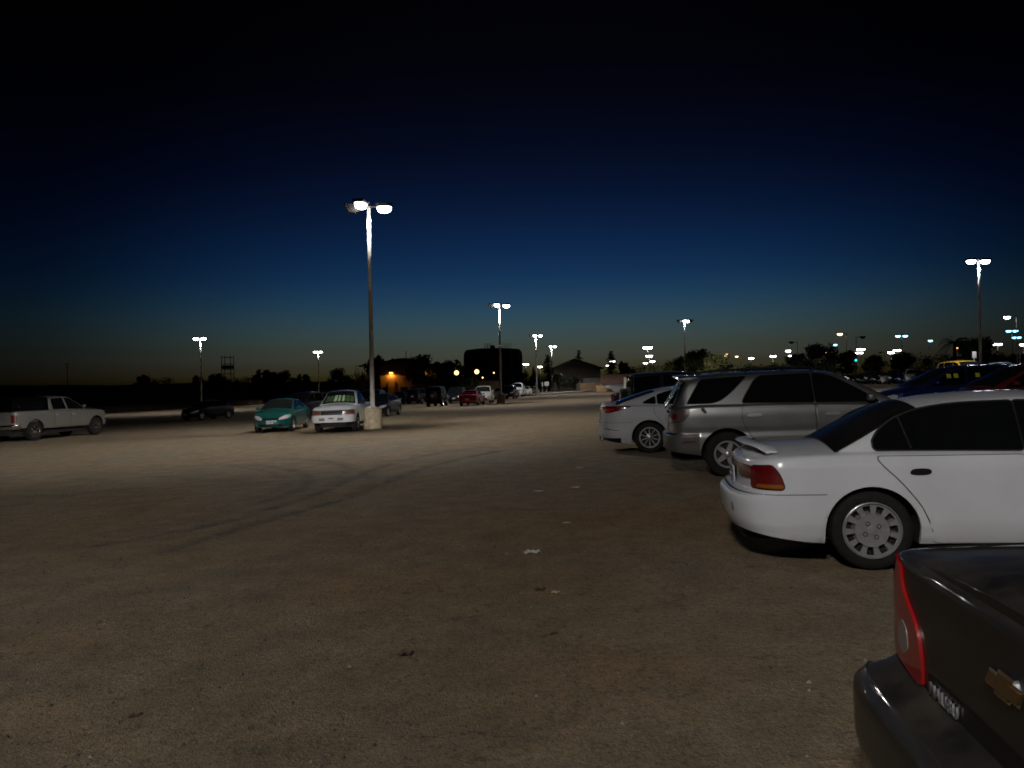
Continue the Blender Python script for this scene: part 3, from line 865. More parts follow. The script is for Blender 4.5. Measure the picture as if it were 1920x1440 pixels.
def grey_sedan():
    root = empty('parked_sedan')
    s = Shell(xr=-1.06, xf=3.62, hw=.885, wb=2.70, tr=.325, tw=.205, rr=.21, arch=.37, q=1.6, n=8, cr=.15, cf=.5, rnd=.022,
        plan=[(-1.06,.935),(-.4,.97),(.3,1),(1.4,1),(2.6,.985),(3.1,.95),(3.62,.88)],
        sill=[(-1.06,.30),(-.75,.24),(0,.2),(2.7,.2),(3.62,.22)],
        zs=[(-1.06,1.0),(-.6,1.01),(0,1.01),(1.2,.96),(2.3,.93),(3.0,.86),(3.4,.77),(3.62,.68)],
        deck=[(-1.06,1.025),(-1.0,1.045),(-.3,1.09),(2.2,1.0),(2.8,.96),(3.3,.85),(3.62,.70)],
        roof=[(-.25,1.095),(-.1,1.15),(.2,1.28),(.5,1.40),(.85,1.445),(1.2,1.46),(1.6,1.43),(1.85,1.36),(2.1,1.24),(2.5,1.06),(2.6,1.0)],
        gx=(-.25, 2.6), lean=.40, crown=.07, shelf=.03,
        ps=[(.19,.07),(.3,.02),(.45,0),(.6,.0),(.7,.006),(.85,.014),(.97,.03)],
        pr=[(.2,.10),(.32,.03),(.45,0),(.57,0),(.61,.012),(.63,.05),(.645,.10),(.655,.132),(.75,.135),(.9,.134),(1.02,.145)],
        pf=[(.2,.06),(.35,0),(.5,0),(.6,.04),(.75,.12),(.9,.2)])
    k = CarKit(root, s, M['p_grey'])
    bumper_band(k, 'rear_bumper', -.385, .625, M['p_grey'], gap=False)
    d1 = k.door([(.10,.955),(.14,.8),(.33,.6),(.42,.40),(.44,.22),(1.22,.215),(1.23,.5),(1.20,.94)], (.45,.85,.2,.035), M['p_grey'])
    d2 = k.door([(1.24,.215),(1.25,.5),(1.22,.94),(2.26,.91),(2.32,.6),(2.25,.215)], (1.5,.84,.2,.035), M['p_grey'])
    k.glass([(.12,1.02),(.3,1.24),(.6,1.36),(1.13,1.375),(1.18,1.0)], d1, it=1)
    k.glass([(1.25,.995),(1.21,1.375),(1.55,1.35),(1.9,1.2),(2.22,.97)], d2, it=1)
    aw = s.a_of(-.86)
    k.lamp('taillight', [(aw,.97),(.80,.985),(.70,.975),(.68,.93),(.63,.89),(.56,.845),(.52,.79),(.505,.665),(.56,.665),(.74,.69),(.86,.73),(aw,.76)], lens_mat('lit_red_lens', (.34,.005,.008), scale=70), .009, it=1, gap=False,  # brighter red base stands in for light caught in the lens
        sub=[('reversing_lens', [(.61,.735),(.62,.795),(.66,.822),(.70,.795),(.71,.735),(.66,.708)], lens_mat('reversing_lens_clear', (.24,.215,.215), scale=45), .011)])
    fx = lambda y, z: s.low(y, z, 0).x
    # gold four-cornered emblem with a bright rim
    Z0 = .865; xx = fx(1e-4, Z0) - .006
    def bow(g, t0, t1, mi, mb):
        w, h, c, hc = .074+g, .0175+g, .030+g, .029+g; sl = .012
        pl = [(-w-sl,-h),(-c-sl*.4,-h),(-c-sl,-hc),(c-sl,-hc),(c-sl*.4,-h),(w-sl,-h),(w+sl,h),(c+sl*.4,h),(c+sl,hc),(-c+sl,hc),(-c+sl*.4,h),(-w+sl,h)]
        n = len(pl); vs = [(xx-t0, -p[0], Z0+p[1]) for p in pl] + [(xx-t1, -p[0]*.96, Z0+p[1]*.92) for p in pl]
        mb.add(vs, [tuple(range(n)), tuple(range(n, 2*n))] + [(i, (i+1) % n, n+(i+1) % n, n+i) for i in range(n)], mi)
    mb = MB(); bow(.006, -.02, .008, 0, mb); bow(0, 0, .013, 1, mb)
    mb.build('emblem', [M['chrome'], mat('emblem_gold', (.10,.055,.012), .4, .4, var=.25, scale=60, coat=.5)], root, smooth=False)
    cu = bpy.data.curves.new('badge_lettering', 'FONT'); cu.body = 'MALIBU'; cu.size = .048; cu.extrude = .003; cu.space_character = 1.12; cu.offset = .0008
    cu.materials.append(M['badge'])
    tmp = bpy.data.objects.new('badge_lettering', cu); me_ = bpy.data.meshes.new_from_object(tmp); bpy.data.objects.remove(tmp); bpy.data.curves.remove(cu)
    o = link('badge_lettering', me_, root)
    y0 = .455; p0 = s.low(y0, .685); p1 = s.low(y0-.21, .685); yaw = math.atan2(-(p1.x-p0.x), .21)
    o.matrix_local = Matrix(((-math.sin(yaw), 0, -math.cos(yaw), p0.x-.006), (-math.cos(yaw), 0, math.sin(yaw), p0.y), (0, 1, 0, .672), (0,0,0,1)))
    common(k, dict(rearglass=(-.21,.48,.88,.86), windscreen=(2.54,1.76,.92,.88), head=[(.32,.72),(.75,.76),(.72,.64),(.34,.60)], grille=(.3,.56,.68), intake=(.5,.28,.38), mirror=(2.15,1.05)))
    # thin shut line of the boot lid
    for sg in (1, -1):
        mb = MB(); grid(lambda x, t, o: Vector((x, sg*(s._ys(x)*.90*(1-s.ps_(.95)/s.hw)-t), s.deckz(x, .10+t)+o)), [(x, 0, .008) for x in np.linspace(-.82, -.3, 12)], .0015, mb, 0, 1, -.004)
        mb.build('boot_lid_gap', M['trim'], root, angle=50)
    add_wheels(root, s, ('spoke', 7, .45), M['alloy'], 56)
    return root, s

# ---- vehicles seen from farther off
PROTO = {}
def sedan_small():
    root = empty('parked_sedan')
    s = Shell(xr=-.92, xf=3.42, hw=.85, wb=2.62, tr=.31, tw=.19, rr=.20, arch=.36, q=.62, n=2.4, cr=.5, cf=.75,
        plan=[(-.92,.88),(-.3,.97),(.4,1),(1.6,1),(2.6,.98),(3.42,.84)],
        sill=[(-.92,.28),(0,.2),(2.6,.2),(3.42,.22)],
        zs=[(-.92,.93),(-.4,.96),(.6,.95),(1.6,.92),(2.3,.89),(2.9,.80),(3.25,.68),(3.42,.58)],
        deck=[(-.92,.98),(-.8,1.02),(-.3,1.03),(2.2,1.0),(2.8,.90),(3.2,.76),(3.42,.61)],
        roof=[(-.45,1.03),(-.2,1.15),(.15,1.30),(.5,1.39),(.9,1.43),(1.3,1.425),(1.55,1.38),(1.9,1.22),(2.3,1.04),(2.4,.985)],
        gx=(-.45, 2.4), lean=.40, crown=.08,
        ps=[(.2,.07),(.35,.01),(.55,0),(.75,.01),(.95,.035)], pr=[(.2,.12),(.35,.02),(.5,0),(.6,.03),(.8,.05),(1,.07)],
        pf=[(.2,.05),(.3,0),(.48,0),(.56,.03),(.7,.12),(.9,.22)])
    k = CarKit(root, s, M['p_teal'])
    d1 = k.door([(.10,.92),(.30,.65),(.42,.40),(.44,.22),(1.2,.215),(1.2,.91)], (.42,.82,.17,.04), M['trim'])
    d2 = k.door([(1.22,.215),(1.22,.91),(2.22,.88),(2.3,.6),(2.2,.215)], (1.48,.80,.17,.04), M['trim'])
    k.glass([(.02,1.0),(.25,1.19),(.55,1.31),(1.14,1.345),(1.18,.98)], d1, it=1)
    k.glass([(1.24,.975),(1.21,1.345),(1.5,1.32),(1.8,1.18),(2.18,.945)], d2, it=1)
    aw = s.a_of(-.55)
    k.lamp('taillight', [(.55,.88),(aw,.90),(aw,.72),(.55,.70)], M['red'], .014, it=1)
    common(k, dict(rearglass=(-.40,.38,.90,.86), windscreen=(2.34,1.52,.92,.88), ws_m=M['glass2'],
        head=[(.36,.60),(.62,.70),(1.0,.74),(.98,.64),(.62,.54),(.36,.52)], grille=(.34,.53,.60), intake=(.52,.27,.36), mirror=(1.95,1.02), fplate=.44, rplate=.74))
    add_wheels(root, s, ('spoke', 6, .5), M['alloy'], 32)
    return root, s

def coupe_red():
    root = empty('parked_coupe')
    s = Shell(xr=-1.0, xf=3.5, hw=.87, wb=2.6, tr=.315, tw=.2, rr=.205, arch=.36, q=.6, n=2.6, cr=.42, cf=.7,
        plan=[(-1.0,.92),(-.3,.98),(.4,1),(1.6,1),(2.6,.97),(3.5,.84)],
        sill=[(-1.0,.30),(0,.2),(2.6,.2),(3.5,.22)],
        zs=[(-1.0,.95),(-.4,.96),(.6,.94),(1.6,.90),(2.3,.86),(2.9,.77),(3.3,.65),(3.5,.57)],
        deck=[(-1.0,.985),(-.9,1.01),(-.3,1.01),(2.1,.97),(2.8,.87),(3.3,.72),(3.5,.60)],
        roof=[(-.4,1.01),(-.1,1.13),(.25,1.28),(.6,1.355),(1.0,1.38),(1.4,1.345),(1.8,1.18),(2.2,1.0),(2.3,.95)],
        gx=(-.4, 2.3), lean=.42, crown=.07,
        ps=[(.2,.06),(.35,.01),(.55,0),(.75,.01),(.95,.035)], pr=[(.2,.10),(.35,.02),(.5,0),(.6,.03),(.8,.04),(1,.06)],
        pf=[(.2,.05),(.3,0),(.48,0),(.56,.03),(.7,.12),(.9,.22)])
    k = CarKit(root, s, M['p_red'])
    k.door([(.55,.92),(.50,.5),(.5,.215),(1.85,.215),(2.05,.6),(2.0,.87)], (.72,.8,.18,.04), M['p_red'])
    k.glass([(.0,.985),(.25,1.15),(.55,1.25),(.62,.975)], it=1); k.glass([(.68,.975),(.62,1.265),(1.25,1.29),(1.5,1.2),(1.98,.93)], it=1)
    aw = s.a_of(-.68)
    k.lamp('taillight', [(.42,.90),(aw,.90),(aw,.76),(.42,.76)], M['deepred'], .014, it=1)
    common(k, dict(rearglass=(-.36,.45,.9,.86), windscreen=(2.24,1.5,.9,.88), head=[(.36,.58),(.9,.66),(.88,.56),(.36,.5)], intake=(.5,.27,.38), mirror=(1.85,1.0), rplate=.6))
    mb = MB(); mb.rbox((-.92,0,1.16),(.2,1.42,.03),.012)
    for y in (-.55,.55): mb.rbox((-.9,y,1.07),(.12,.04,.17),.01)
    mb.build('boot_spoiler', M['p_red'], root)
    add_wheels(root, s, ('spoke', 5, .5), M['alloy'], 28)
    return root, s

def suv_far(name='parked_suv', van=False):
    root = empty(name)
    H = 0 if not van else .02
    s = Shell(xr=-.95, xf=3.6, hw=.91, wb=2.7, tr=.345, tw=.22, rr=.21, arch=.40, q=.6, n=2.9, cr=.38, cf=.7,
        plan=[(-.95,.93),(-.4,.985),(.5,1),(2,1),(3.0,.96),(3.6,.85)],
        sill=[(-.95,.38),(0,.28),(2.7,.28),(3.6,.3)],
        zs=[(-.95,1.06),(.5,1.08),(1.5,1.07),(2.4,1.04),(3.0,.96),(3.4,.85),(3.6,.74)],
        deck=[(-.95,1.10),(-.88,1.12),(2.4,1.13),(2.9,1.04),(3.35,.92),(3.6,.78)],
        roof=[(-.92,1.11),(-.86,1.24),(-.76,1.46),(-.66,1.62),(-.5,1.66),(.6,1.72+H),(1.2,1.71+H),(1.6,1.65),(2.0,1.45),(2.5,1.2),(2.62,1.12)],
        gx=(-.92, 2.62), lean=.26, crown=.06, shelf=.02, extra=[-.86,-.76,-.66],
        ps=[(.3,.05),(.42,.004),(.7,0),(.95,.004),(1.1,.03)], pr=[(.35,.08),(.45,0),(.62,0),(.68,.06),(.9,.07),(1.1,.09)], pf=[(.3,.05),(.45,0),(.62,.0),(.7,.05),(1.0,.16)])
    k = CarKit(root, s, M['p_tan'])
    k.glass([(-.55,1.14),(-.42,1.56),(.18,1.60),(.22,1.13)], it=1); k.glass([(.28,1.13),(.24,1.60),(1.2,1.61),(1.25,1.12)], it=1)
    k.glass([(1.31,1.12),(1.26,1.61),(1.55,1.57),(1.95,1.35),(2.35,1.09)], it=1)
    k.door([(.25,1.06),(.3,.8),(.42,.35),(1.26,.32),(1.27,1.05)], (.42,.95,.2,.04), M['trim']); k.door([(1.29,.32),(1.30,1.05),(2.3,1.02),(2.38,.7),(2.25,.32)], (1.5,.94,.2,.04), M['trim'])
    aw = s.a_of(-.66)
    k.lamp('taillight', [(.62,.98),(aw,1.0),(aw,.76),(.62,.74)], M['red'], .014, it=1)
    common(k, dict(rearglass=(-.885,-.70,.84,.86), windscreen=(2.56,1.68,.9,.88), head=[(.42,.78),(.68,.86),(.95,.86),(.9,.72),(.42,.68)], grille=(.36,.66,.80), grillebar=M['chrome'], intake=(.5,.38,.5), mirror=(2.15,1.2), fplate=.56, rplate=.86))
    add_wheels(root, s, ('spoke', 5, .5), M['alloy'], 28)
    return root, s

def pickup(crew=False):
    root = empty('pickup_truck')
    if crew:
        s = Shell(xr=-1.2, xf=4.62, hw=1.0, wb=3.65, tr=.405, tw=.26, rr=.25, arch=.50, q=.8, n=3.4, cr=.34, cf=.5, rnd=.06,
            plan=[(-1.2,.95),(-.4,.99),(.5,1),(2.5,1),(3.7,.99),(4.62,.90)],
            sill=[(-1.2,.58),(-.6,.55),(0,.50),(3.6,.48),(4.62,.46)],
            zs=[(-1.2,1.26),(.9,1.25),(2.0,1.23),(2.9,1.21),(3.8,1.18),(4.3,1.12),(4.62,1.02)],
            deck=[(-1.2,1.27),(.9,1.27),(2.9,1.32),(3.6,1.29),(4.3,1.2),(4.62,1.06)],
            roof=[(.86,1.27),(.90,1.5),(.96,1.72),(1.04,1.82),(1.4,1.875),(1.9,1.88),(2.2,1.84),(2.5,1.68),(2.9,1.42),(3.05,1.31)],
            gx=(.86, 3.05), lean=.28, crown=.06, shelf=.03, extra=[.86,.88,.90,.93,.96,1.0,1.04,-1.11,-1.10,.83,.84], bed=(-1.105,.835,.80),
            ps=[(.45,.07),(.58,.02),(.75,0),(1.05,0),(1.25,.03)], pr=[(.5,.02),(.66,0),(.70,.09),(1.25,.10)], pf=[(.45,.04),(.6,0),(.75,.03),(.8,.08),(1.15,.13)])
    else:
        s = Shell(xr=-1.08, xf=3.72, hw=.86, wb=2.78, tr=.325, tw=.21, rr=.2, arch=.385, q=.9, n=3.2, cr=.32, cf=.45, rnd=.05,
            plan=[(-1.08,.95),(-.4,.985),(.5,1),(2.0,1),(2.8,1),(3.72,.92)],
            sill=[(-1.08,.48),(0,.36),(2.6,.34),(3.3,.38),(3.72,.42)],
            zs=[(-1.08,1.03),(.9,1.02),(1.6,1.0),(2.3,.98),(3.0,.95),(3.5,.89),(3.72,.80)],
            deck=[(-1.08,1.04),(.9,1.03),(2.3,1.07),(2.9,1.03),(3.5,.93),(3.72,.83)],
            roof=[(.98,1.03),(1.02,1.3),(1.08,1.48),(1.16,1.545),(1.4,1.575),(1.7,1.57),(1.92,1.52),(2.2,1.31),(2.45,1.12),(2.55,1.06)],
            gx=(.98, 2.55), lean=.32, crown=.06, shelf=.025, extra=[.98,1.0,1.02,1.05,1.08,1.12,1.16,-1.0,-.99,.94,.95], bed=(-.995,.945,.62),
            ps=[(.3,.06),(.42,.015),(.6,0),(.8,0),(1.0,.035)], pr=[(.4,.02),(.58,0),(.62,.08),(1.0,.09)], pf=[(.35,.05),(.42,.0),(.62,.0),(.645,.075),(.9,.10)])
    return root, s

def white_pickup():
    root, s = pickup()
    k = CarKit(root, s, M['p_white'])
    k.door([(1.14,.98),(1.16,.4),(2.10,.38),(2.28,.7),(2.26,.955)], (1.32,.86,.17,.04), M['trim'])
    k.glass([(1.22,1.05),(1.19,1.465),(1.66,1.475),(1.9,1.37),(2.30,1.03)], it=1)
    bumper_band(k, 'front_bumper', 3.22, .625, M['p_white'], front=True, off=.03, lo=lambda u: .40)
    L = s.A[-1]
    hs = k.lamp('headlight', front_fn(k, [(.44,.82),(.80,.835),(1.0,.82),(1.0,.70),(.80,.73),(.44,.73)]), M['headgrey'], .012, it=0)
    k.sides('turn_signal', front_fn(k, [(.44,.725),(.80,.725),(1.04,.70),(1.04,.655),(.44,.655)]), k.lowa(), .014, mat('turn_amber', (.22,.05,.012), .3, coat=1), parent=hs, it=0, nu=8, nw=3)
    common(k, dict(rearglass=(1.0,1.09,.78,.8), windscreen=(2.49,1.87,.90,.87), ws_m=CLEARGLASS, grille=(.43,.655,.83), bars=2, grillebar=M['cladding'], mirror=(2.18,1.10,M['trim'])))
    mb = MB()   # openings in the bumper: tow slots and badge plate
    fn = lambda u, w, o: s.low((L-abs(u)) * (1 if u >= 0 else -1) if abs(u) > 1e-4 else (L-1e-4), w, o)
    for y in (-.36, .36): grid(fn, band(y-.11, y+.11, lambda u: .45, lambda u: .55, 6), .034, mb, 0, 2)
    mb.build('bumper_slot', mat('grimy_slot', (.16,.14,.10), .7), root)
    mb = MB(); p = s.low(L-1e-4, .54); mb.rbox((p.x+.032,0,.535),(.01,.2,.045),.006); mb.build('bumper_badge', M['chrome'], root)
    k.lamp('taillight', [(s.A[np.argmin(abs(s.X-(-1.02)))]-.16,.95),(s.a_of(-.98),.95),(s.a_of(-.98),.68),(s.A[np.argmin(abs(s.X-(-1.02)))]-.16,.68)], M['red'], .012, it=0)
    add_wheels(root, s, ('spoke', 5, .6), M['alloy'], 36)
    return root, s

def crew_pickup():
    root, s = pickup(True)
    k = CarKit(root, s, M['p_truck'])
    d1 = k.door([(1.05,1.2),(1.05,.9),(1.10,.55),(1.95,.53),(1.97,1.19)], (1.2,1.05,.2,.05), M['alloy'])
    d2 = k.door([(1.99,.53),(2.01,1.19),(3.0,1.16),(3.05,.8),(2.95,.52)], (2.18,1.04,.2,.05), M['alloy'])
    k.glass([(1.10,1.29),(1.12,1.74),(1.78,1.76),(1.86,1.28)], d1, it=1)
    k.glass([(1.98,1.28),(1.90,1.76),(2.2,1.74),(2.5,1.56),(2.95,1.25)], d2, it=1)
    bumper_band(k, 'rear_bumper', -.80, .70, M['chrome'], off=.03, lo=lambda u: .52)
    bumper_band(k, 'front_bumper', 4.22, .76, M['chrome'], front=True, off=.02)
    aw = s.a_of(-1.02)
    k.lamp('taillight', [(aw-.22,1.10),(aw,1.10),(aw,.78),(aw-.22,.78)], M['red'], .016, it=1)
    common(k, dict(rearglass=(.885,.975,.8,.82), windscreen=(2.98,2.18,.9,.87), head=[(.55,1.02),(.95,1.04),(.95,.86),(.55,.84)], grille=(.52,.80,1.04), grillebar=M['chrome'], mirror=(2.78,1.38), rplate=.62))
    # black canopy over the load bed
    mb = MB(); st = []
    for x, zt in ((-1.13,1.30),(-1.08,1.66),(-.98,1.80),(-.5,1.84),(.3,1.86),(.80,1.86),(.84,1.84)):
        yb = .905; lean = .16; ze = zt-.05; row = [(x, yb, 1.268)]
        for t in (.2,.5,.8,1): z = 1.268+(max(ze,1.275)-1.268)*t; row.append((x, yb-lean*(z-1.268), z))
        ye = row[-1][1]
        for v in (.97,.85,.6,.3,0): row.append((x, ye*v, zt-.05*v**4))
        st.append(row + [(p[0], -p[1], p[2]) for p in row[-2::-1]])
    n = len(st[0]); vs = [p for r in st for p in r]
    fs = [(i*n+j, i*n+j+1, (i+1)*n+j+1, (i+1)*n+j) for i in range(len(st)-1) for j in range(n-1)] + [tuple(range(n)), tuple(range((len(st)-1)*n, len(st)*n))]
    mb.add(vs, fs); cp = mb.build('bed_canopy', mat('canopy_black', (.002,.002,.002), .35, var=.1, spec=.1), root, angle=30)
    for sg in (1, -1):
        mb = MB(); mb.rbox((-.15, sg*.86, 1.52), (1.45, .02, .33), .009, 0, Matrix.Rotation(0, 4, 'X'))
        for v in mb.v: v.y += -sg*.16*(v.z-1.52) - sg*.0
        mb.build('canopy_window', M['glass'], cp)
    add_wheels(root, s, ('spoke', 6, .55), M['chrome'], 36)
    return root, s

def open_jeep():
    root = empty('off_road_wagon')
    s = Shell(xr=-.62, xf=2.95, hw=.76, wb=2.37, tr=.37, tw=.22, rr=.20, arch=.47, q=.6, n=5, cr=.14, cf=.22, rnd=.03,
        plan=[(-.62,.98),(0,1),(1.5,1),(2.0,.92),(2.95,.74)],
        sill=[(-.62,.52),(0,.42),(2.0,.42),(2.95,.5)],
        zs=[(-.62,1.08),(1.5,1.08),(1.9,1.08),(2.4,1.05),(2.95,1.0)],
        deck=[(-.62,1.08),(1.5,1.09),(1.9,1.12),(2.5,1.09),(2.95,1.03)],
        roof=[(-.60,1.10),(-.585,1.35),(-.57,1.62),(-.55,1.76),(-.45,1.80),(.6,1.83),(1.2,1.81),(1.32,1.76),(1.45,1.5),(1.62,1.13)],
        gx=(-.60, 1.62), lean=.10, crown=.05, shelf=.01, extra=[-.60,-.585,-.57,-.55,-.5,1.32,1.4,1.45], roundr=.05,
        ps=[(.4,.03),(.55,0),(1.0,0),(1.1,.01)], pr=[(.5,.0),(1.1,0)], pf=[(.5,0),(1.1,.02)], rearramp=.3)
    k = CarKit(root, s, M['p_black'])
    k.glass([(-.50,1.14),(-.48,1.70),(.30,1.72),(.32,1.14)], it=0); k.glass([(.42,1.14),(.40,1.72),(1.18,1.72),(1.32,1.5),(1.46,1.14)], it=0)
    k.door([(.36,1.05),(.36,.5),(1.42,.5),(1.48,1.05)], (.5,.95,.12,.04), M['trim'])
    mb = MB(); 
    for x in (0, s.wb):
        for sg in (1, -1):
            pts = [(x-.56, sg*.84, .62), (x-.42, sg*.84, .86), (x+.42, sg*.84, .86), (x+.58, sg*.84, .60)]
            mb.tube(pts, .055, 8)
    mb.build('wheel_flare', M['trim'], root)
    mb = MB(); mb.rbox((-.70,0,.53),(.14,1.5,.16),.03); mb.rbox((3.05,0,.56),(.16,1.45,.17),.03); mb.build('bumper', M['trim'], root)
    sp = empty('spare_wheel', (-.74, .05, .98), (0,0,PI/2), root)
    link('tyre', tyre_mesh(.37,.22,.2,32), sp); link('cover', rim_mesh(.2,.2,('spoke',5,.6),M['alloy'],32), sp)
    for sg in (1, -1):
        mb = MB(); mb.rbox((-.645, sg*.66, .80), (.06,.12,.16), .012); mb.build('taillight', M['red'], root)
    common(k, dict(rearglass=(-.582,-.552,.84,.84), windscreen=(1.56,1.36,.9,.9), head=[(.36,.92),(.50,.92),(.50,.78),(.36,.78)], grille=(.3,.68,.96), bars=2))
    add_wheels(root, s, ('spoke', 5, .6), M['alloy'], 28)
    return root, s
CLEARGLASS = bpy.data.materials.new('clear_windshield'); CLEARGLASS.use_nodes = True
def _cg():
    nt = CLEARGLASS.node_tree; nt.nodes.remove(nt.nodes['Principled BSDF'])
    t = nt.nodes.new('ShaderNodeBsdfTransparent'); g = nt.nodes.new('ShaderNodeBsdfGlossy'); g.inputs['Roughness'].default_value = .03
    t.inputs[0].default_value = (.90,.96,.92,1)
    f = nt.nodes.new('ShaderNodeFresnel'); f.inputs[0].default_value = 1.45; mx = nt.nodes.new('ShaderNodeMixShader')
    nt.links.new(f.outputs[0], mx.inputs[0]); nt.links.new(t.outputs[0], mx.inputs[1]); nt.links.new(g.outputs[0], mx.inputs[2])
    nt.links.new(mx.outputs[0], nt.nodes['Material Output'].inputs[0])
_cg()

def repaint(root, p):
    """the same body in another colour: the material is set on each copy, not on the shared mesh"""
    def rec(o):
        if o.type == 'MESH':
            for i, sl in enumerate(o.material_slots):
                if sl.material and sl.material.name.endswith('_paint'): sl.link = 'OBJECT'; sl.material = p
        for c in o.children: rec(c)
    rec(root)
MAKERS = {'sedan': sedan_small, 'coupe': coupe_red, 'suv': suv_far, 'jeep': open_jeep}
def vehicle(kind, p, xy, local, heading, label, cat, group, name=None):
    """one parked vehicle: the first of a kind is built, later ones are copies with all their parts"""
    if kind not in PROTO: PROTO[kind] = MAKERS[kind](); root, s = PROTO[kind]
    else: root = copy_tree(PROTO[kind][0])
    s = PROTO[kind][1]
    if name: root.name = name
    if p is not None: repaint(root, p)
    yl = {'r': -(s.hw-.1), 'l': (s.hw-.1), 'c': 0}[local[1]]
    xl = {'rear': 0, 'front': s.wb, 'nose': s.xf, 'tail': s.xr}[local[0]]
    place(root, xy, (xl, yl), heading)
    tag(root, label, cat, group)
    return root
# ------------------------------------------------------------------ sky
w = bpy.data.worlds.new('World'); scene.world = w; w.use_nodes = True
nt = w.node_tree; bg = nt.nodes['Background']
sky = nt.nodes.new('ShaderNodeTexSky'); sky.sky_type = 'NISHITA'; sky.sun_disc = False
sky.sun_elevation = R(-6.5); sky.sun_rotation = R(2); sky.ozone_density = 3; sky.air_density = 1; sky.dust_density = 1
SKYRAMP = [(0.0,(.5,.5,.5))]
tc = nt.nodes.new('ShaderNodeTexCoord'); sep = nt.nodes.new('ShaderNodeSeparateXYZ'); nt.links.new(tc.outputs['Generated'], sep.inputs[0])
mrz = nt.nodes.new('ShaderNodeMapRange'); mrz.inputs[1].default_value = 0; mrz.inputs[2].default_value = .5
nt.links.new(sep.outputs['Z'], mrz.inputs[0])
rp = nt.nodes.new('ShaderNodeValToRGB'); nt.links.new(mrz.outputs[0], rp.inputs['Fac'])
# thick evening air: the glow sinks fast with height (share of the clear-air sky left at each height)
AIR = [(0.0048,(0.1924,0.5965,1.0000)),(0.0207,(0.1580,0.3006,0.4106)),(0.0413,(0.1644,0.2267,0.1941)),(0.0619,(0.1718,0.2201,0.1787)),(0.0825,(0.1552,0.2116,0.1774)),(0.1063,(0.1141,0.1805,0.1747)),(0.1333,(0.0774,0.1465,0.1622)),(0.1666,(0.0749,0.1277,0.1460)),(0.2058,(0.0832,0.1067,0.1167)),(0.2504,(0.1021,0.0855,0.0880)),(0.2994,(0.1364,0.0765,0.0614)),(0.3462,(0.1630,0.0620,0.0405)),(0.3905,(0.2080,0.0721,0.0321)),(0.4423,(0.2475,0.0847,0.0323))]
els = rp.color_ramp.elements
for i, (z, c) in enumerate(AIR):
    e = els[i] if i < 2 else els.new(z/.5)
    e.position = z/.5; e.color = (*c, 1)
for e, (z, c) in zip(sorted(els, key=lambda q: q.position), AIR): e.position = z/.5; e.color = (*c, 1)
# the glow is strongest over the place where the sun went down
nrm = nt.nodes.new('ShaderNodeVectorMath'); nrm.operation = 'DOT_PRODUCT'; nt.links.new(tc.outputs['Generated'], nrm.inputs[0])
nrm.inputs[1].default_value = (math.sin(R(2.5)), math.cos(R(2.5)), 0)
mra = nt.nodes.new('ShaderNodeMapRange'); mra.inputs[1].default_value = .80; mra.inputs[2].default_value = 1.0; mra.inputs[3].default_value = .26; mra.inputs[4].default_value = 1.0
mra.interpolation_type = 'SMOOTHSTEP'
nt.links.new(nrm.outputs['Value'], mra.inputs[0])
m1 = nt.nodes.new('ShaderNodeMix'); m1.data_type = 'RGBA'; m1.blend_type = 'MULTIPLY'; m1.inputs[0].default_value = 1
nt.links.new(sky.outputs[0], m1.inputs[6]); nt.links.new(rp.outputs['Color'], m1.inputs[7])
m2 = nt.nodes.new('ShaderNodeMix'); m2.data_type = 'RGBA'; m2.blend_type = 'MULTIPLY'; m2.inputs[0].default_value = 1
nt.links.new(m1.outputs[2], m2.inputs[6]); nt.links.new(mra.outputs[0], m2.inputs[7])
nt.links.new(m2.outputs[2], bg.inputs['Color']); bg.inputs['Strength'].default_value = 24.0000

# ------------------------------------------------------------------ ground
from mathutils import noise as mnoise
def seg_dist(px, py, pl):
    d = np.full(px.shape, 1e9)
    for (a, b) in zip(pl[:-1], pl[1:]):
        vx, vy = b[0]-a[0], b[1]-a[1]; L = vx*vx+vy*vy
        t = np.clip(((px-a[0])*vx + (py-a[1])*vy)/L, 0, 1)
        d = np.minimum(d, np.hypot(px-a[0]-t*vx, py-a[1]-t*vy))
    return d
def track(pts):
    w = [at(*p) for p in pts]; w = [(p.x, p.y) for p in w]
    for _ in range(3): # round the bends
        w = [w[0]] + [q for a, b in zip(w[:-1], w[1:]) for q in ((a[0]*.75+b[0]*.25, a[1]*.75+b[1]*.25), (a[0]*.25+b[0]*.75, a[1]*.25+b[1]*.75))] + [w[-1]]
    return w
TRACKS = [(track(p), wd, k) for p, wd, k in [
    ([(905,838),(800,852),(700,878),(600,925),(500,957),(400,985),(180,1022)], .12, .85),
    ([(935,846),(820,868),(720,905),(640,938),(540,965),(420,1000),(320,1032)], .12, .9),
    ([(465,871),(530,876),(572,888),(582,902),(560,920),(500,940),(420,958)], .15, .7),
    ([(540,861),(600,862),(648,872),(655,884),(628,905),(600,925)], .15, .6),
    ([(430,872),(500,882),(545,900),(520,925),(400,955)], .15, .45),
    ([(660,878),(690,890),(700,905),(640,935)], .15, .5),
    ([(300,895),(420,902),(560,905),(700,885)], .2, .35),
    ([(0,935),(300,915),(520,905),(760,872),(980,830)], .3, .22),
    ([(0,1040),(300,985),(560,945),(780,893),(1010,838)], .3, .2),
    ([(120,1260),(520,1100),(760,980),(940,890),(1060,830)], .3, .14),
    ([(0,1195),(180,1130),(420,1085),(640,1010),(800,930),(930,870)], .3, .12),
    ([(700,1440),(850,1180),(960,1000),(1020,900),(1060,820)], .4, .12),
    ([(900,1440),(990,1180),(1050,1000),(1080,900),(1100,820)], .4, .10)]]
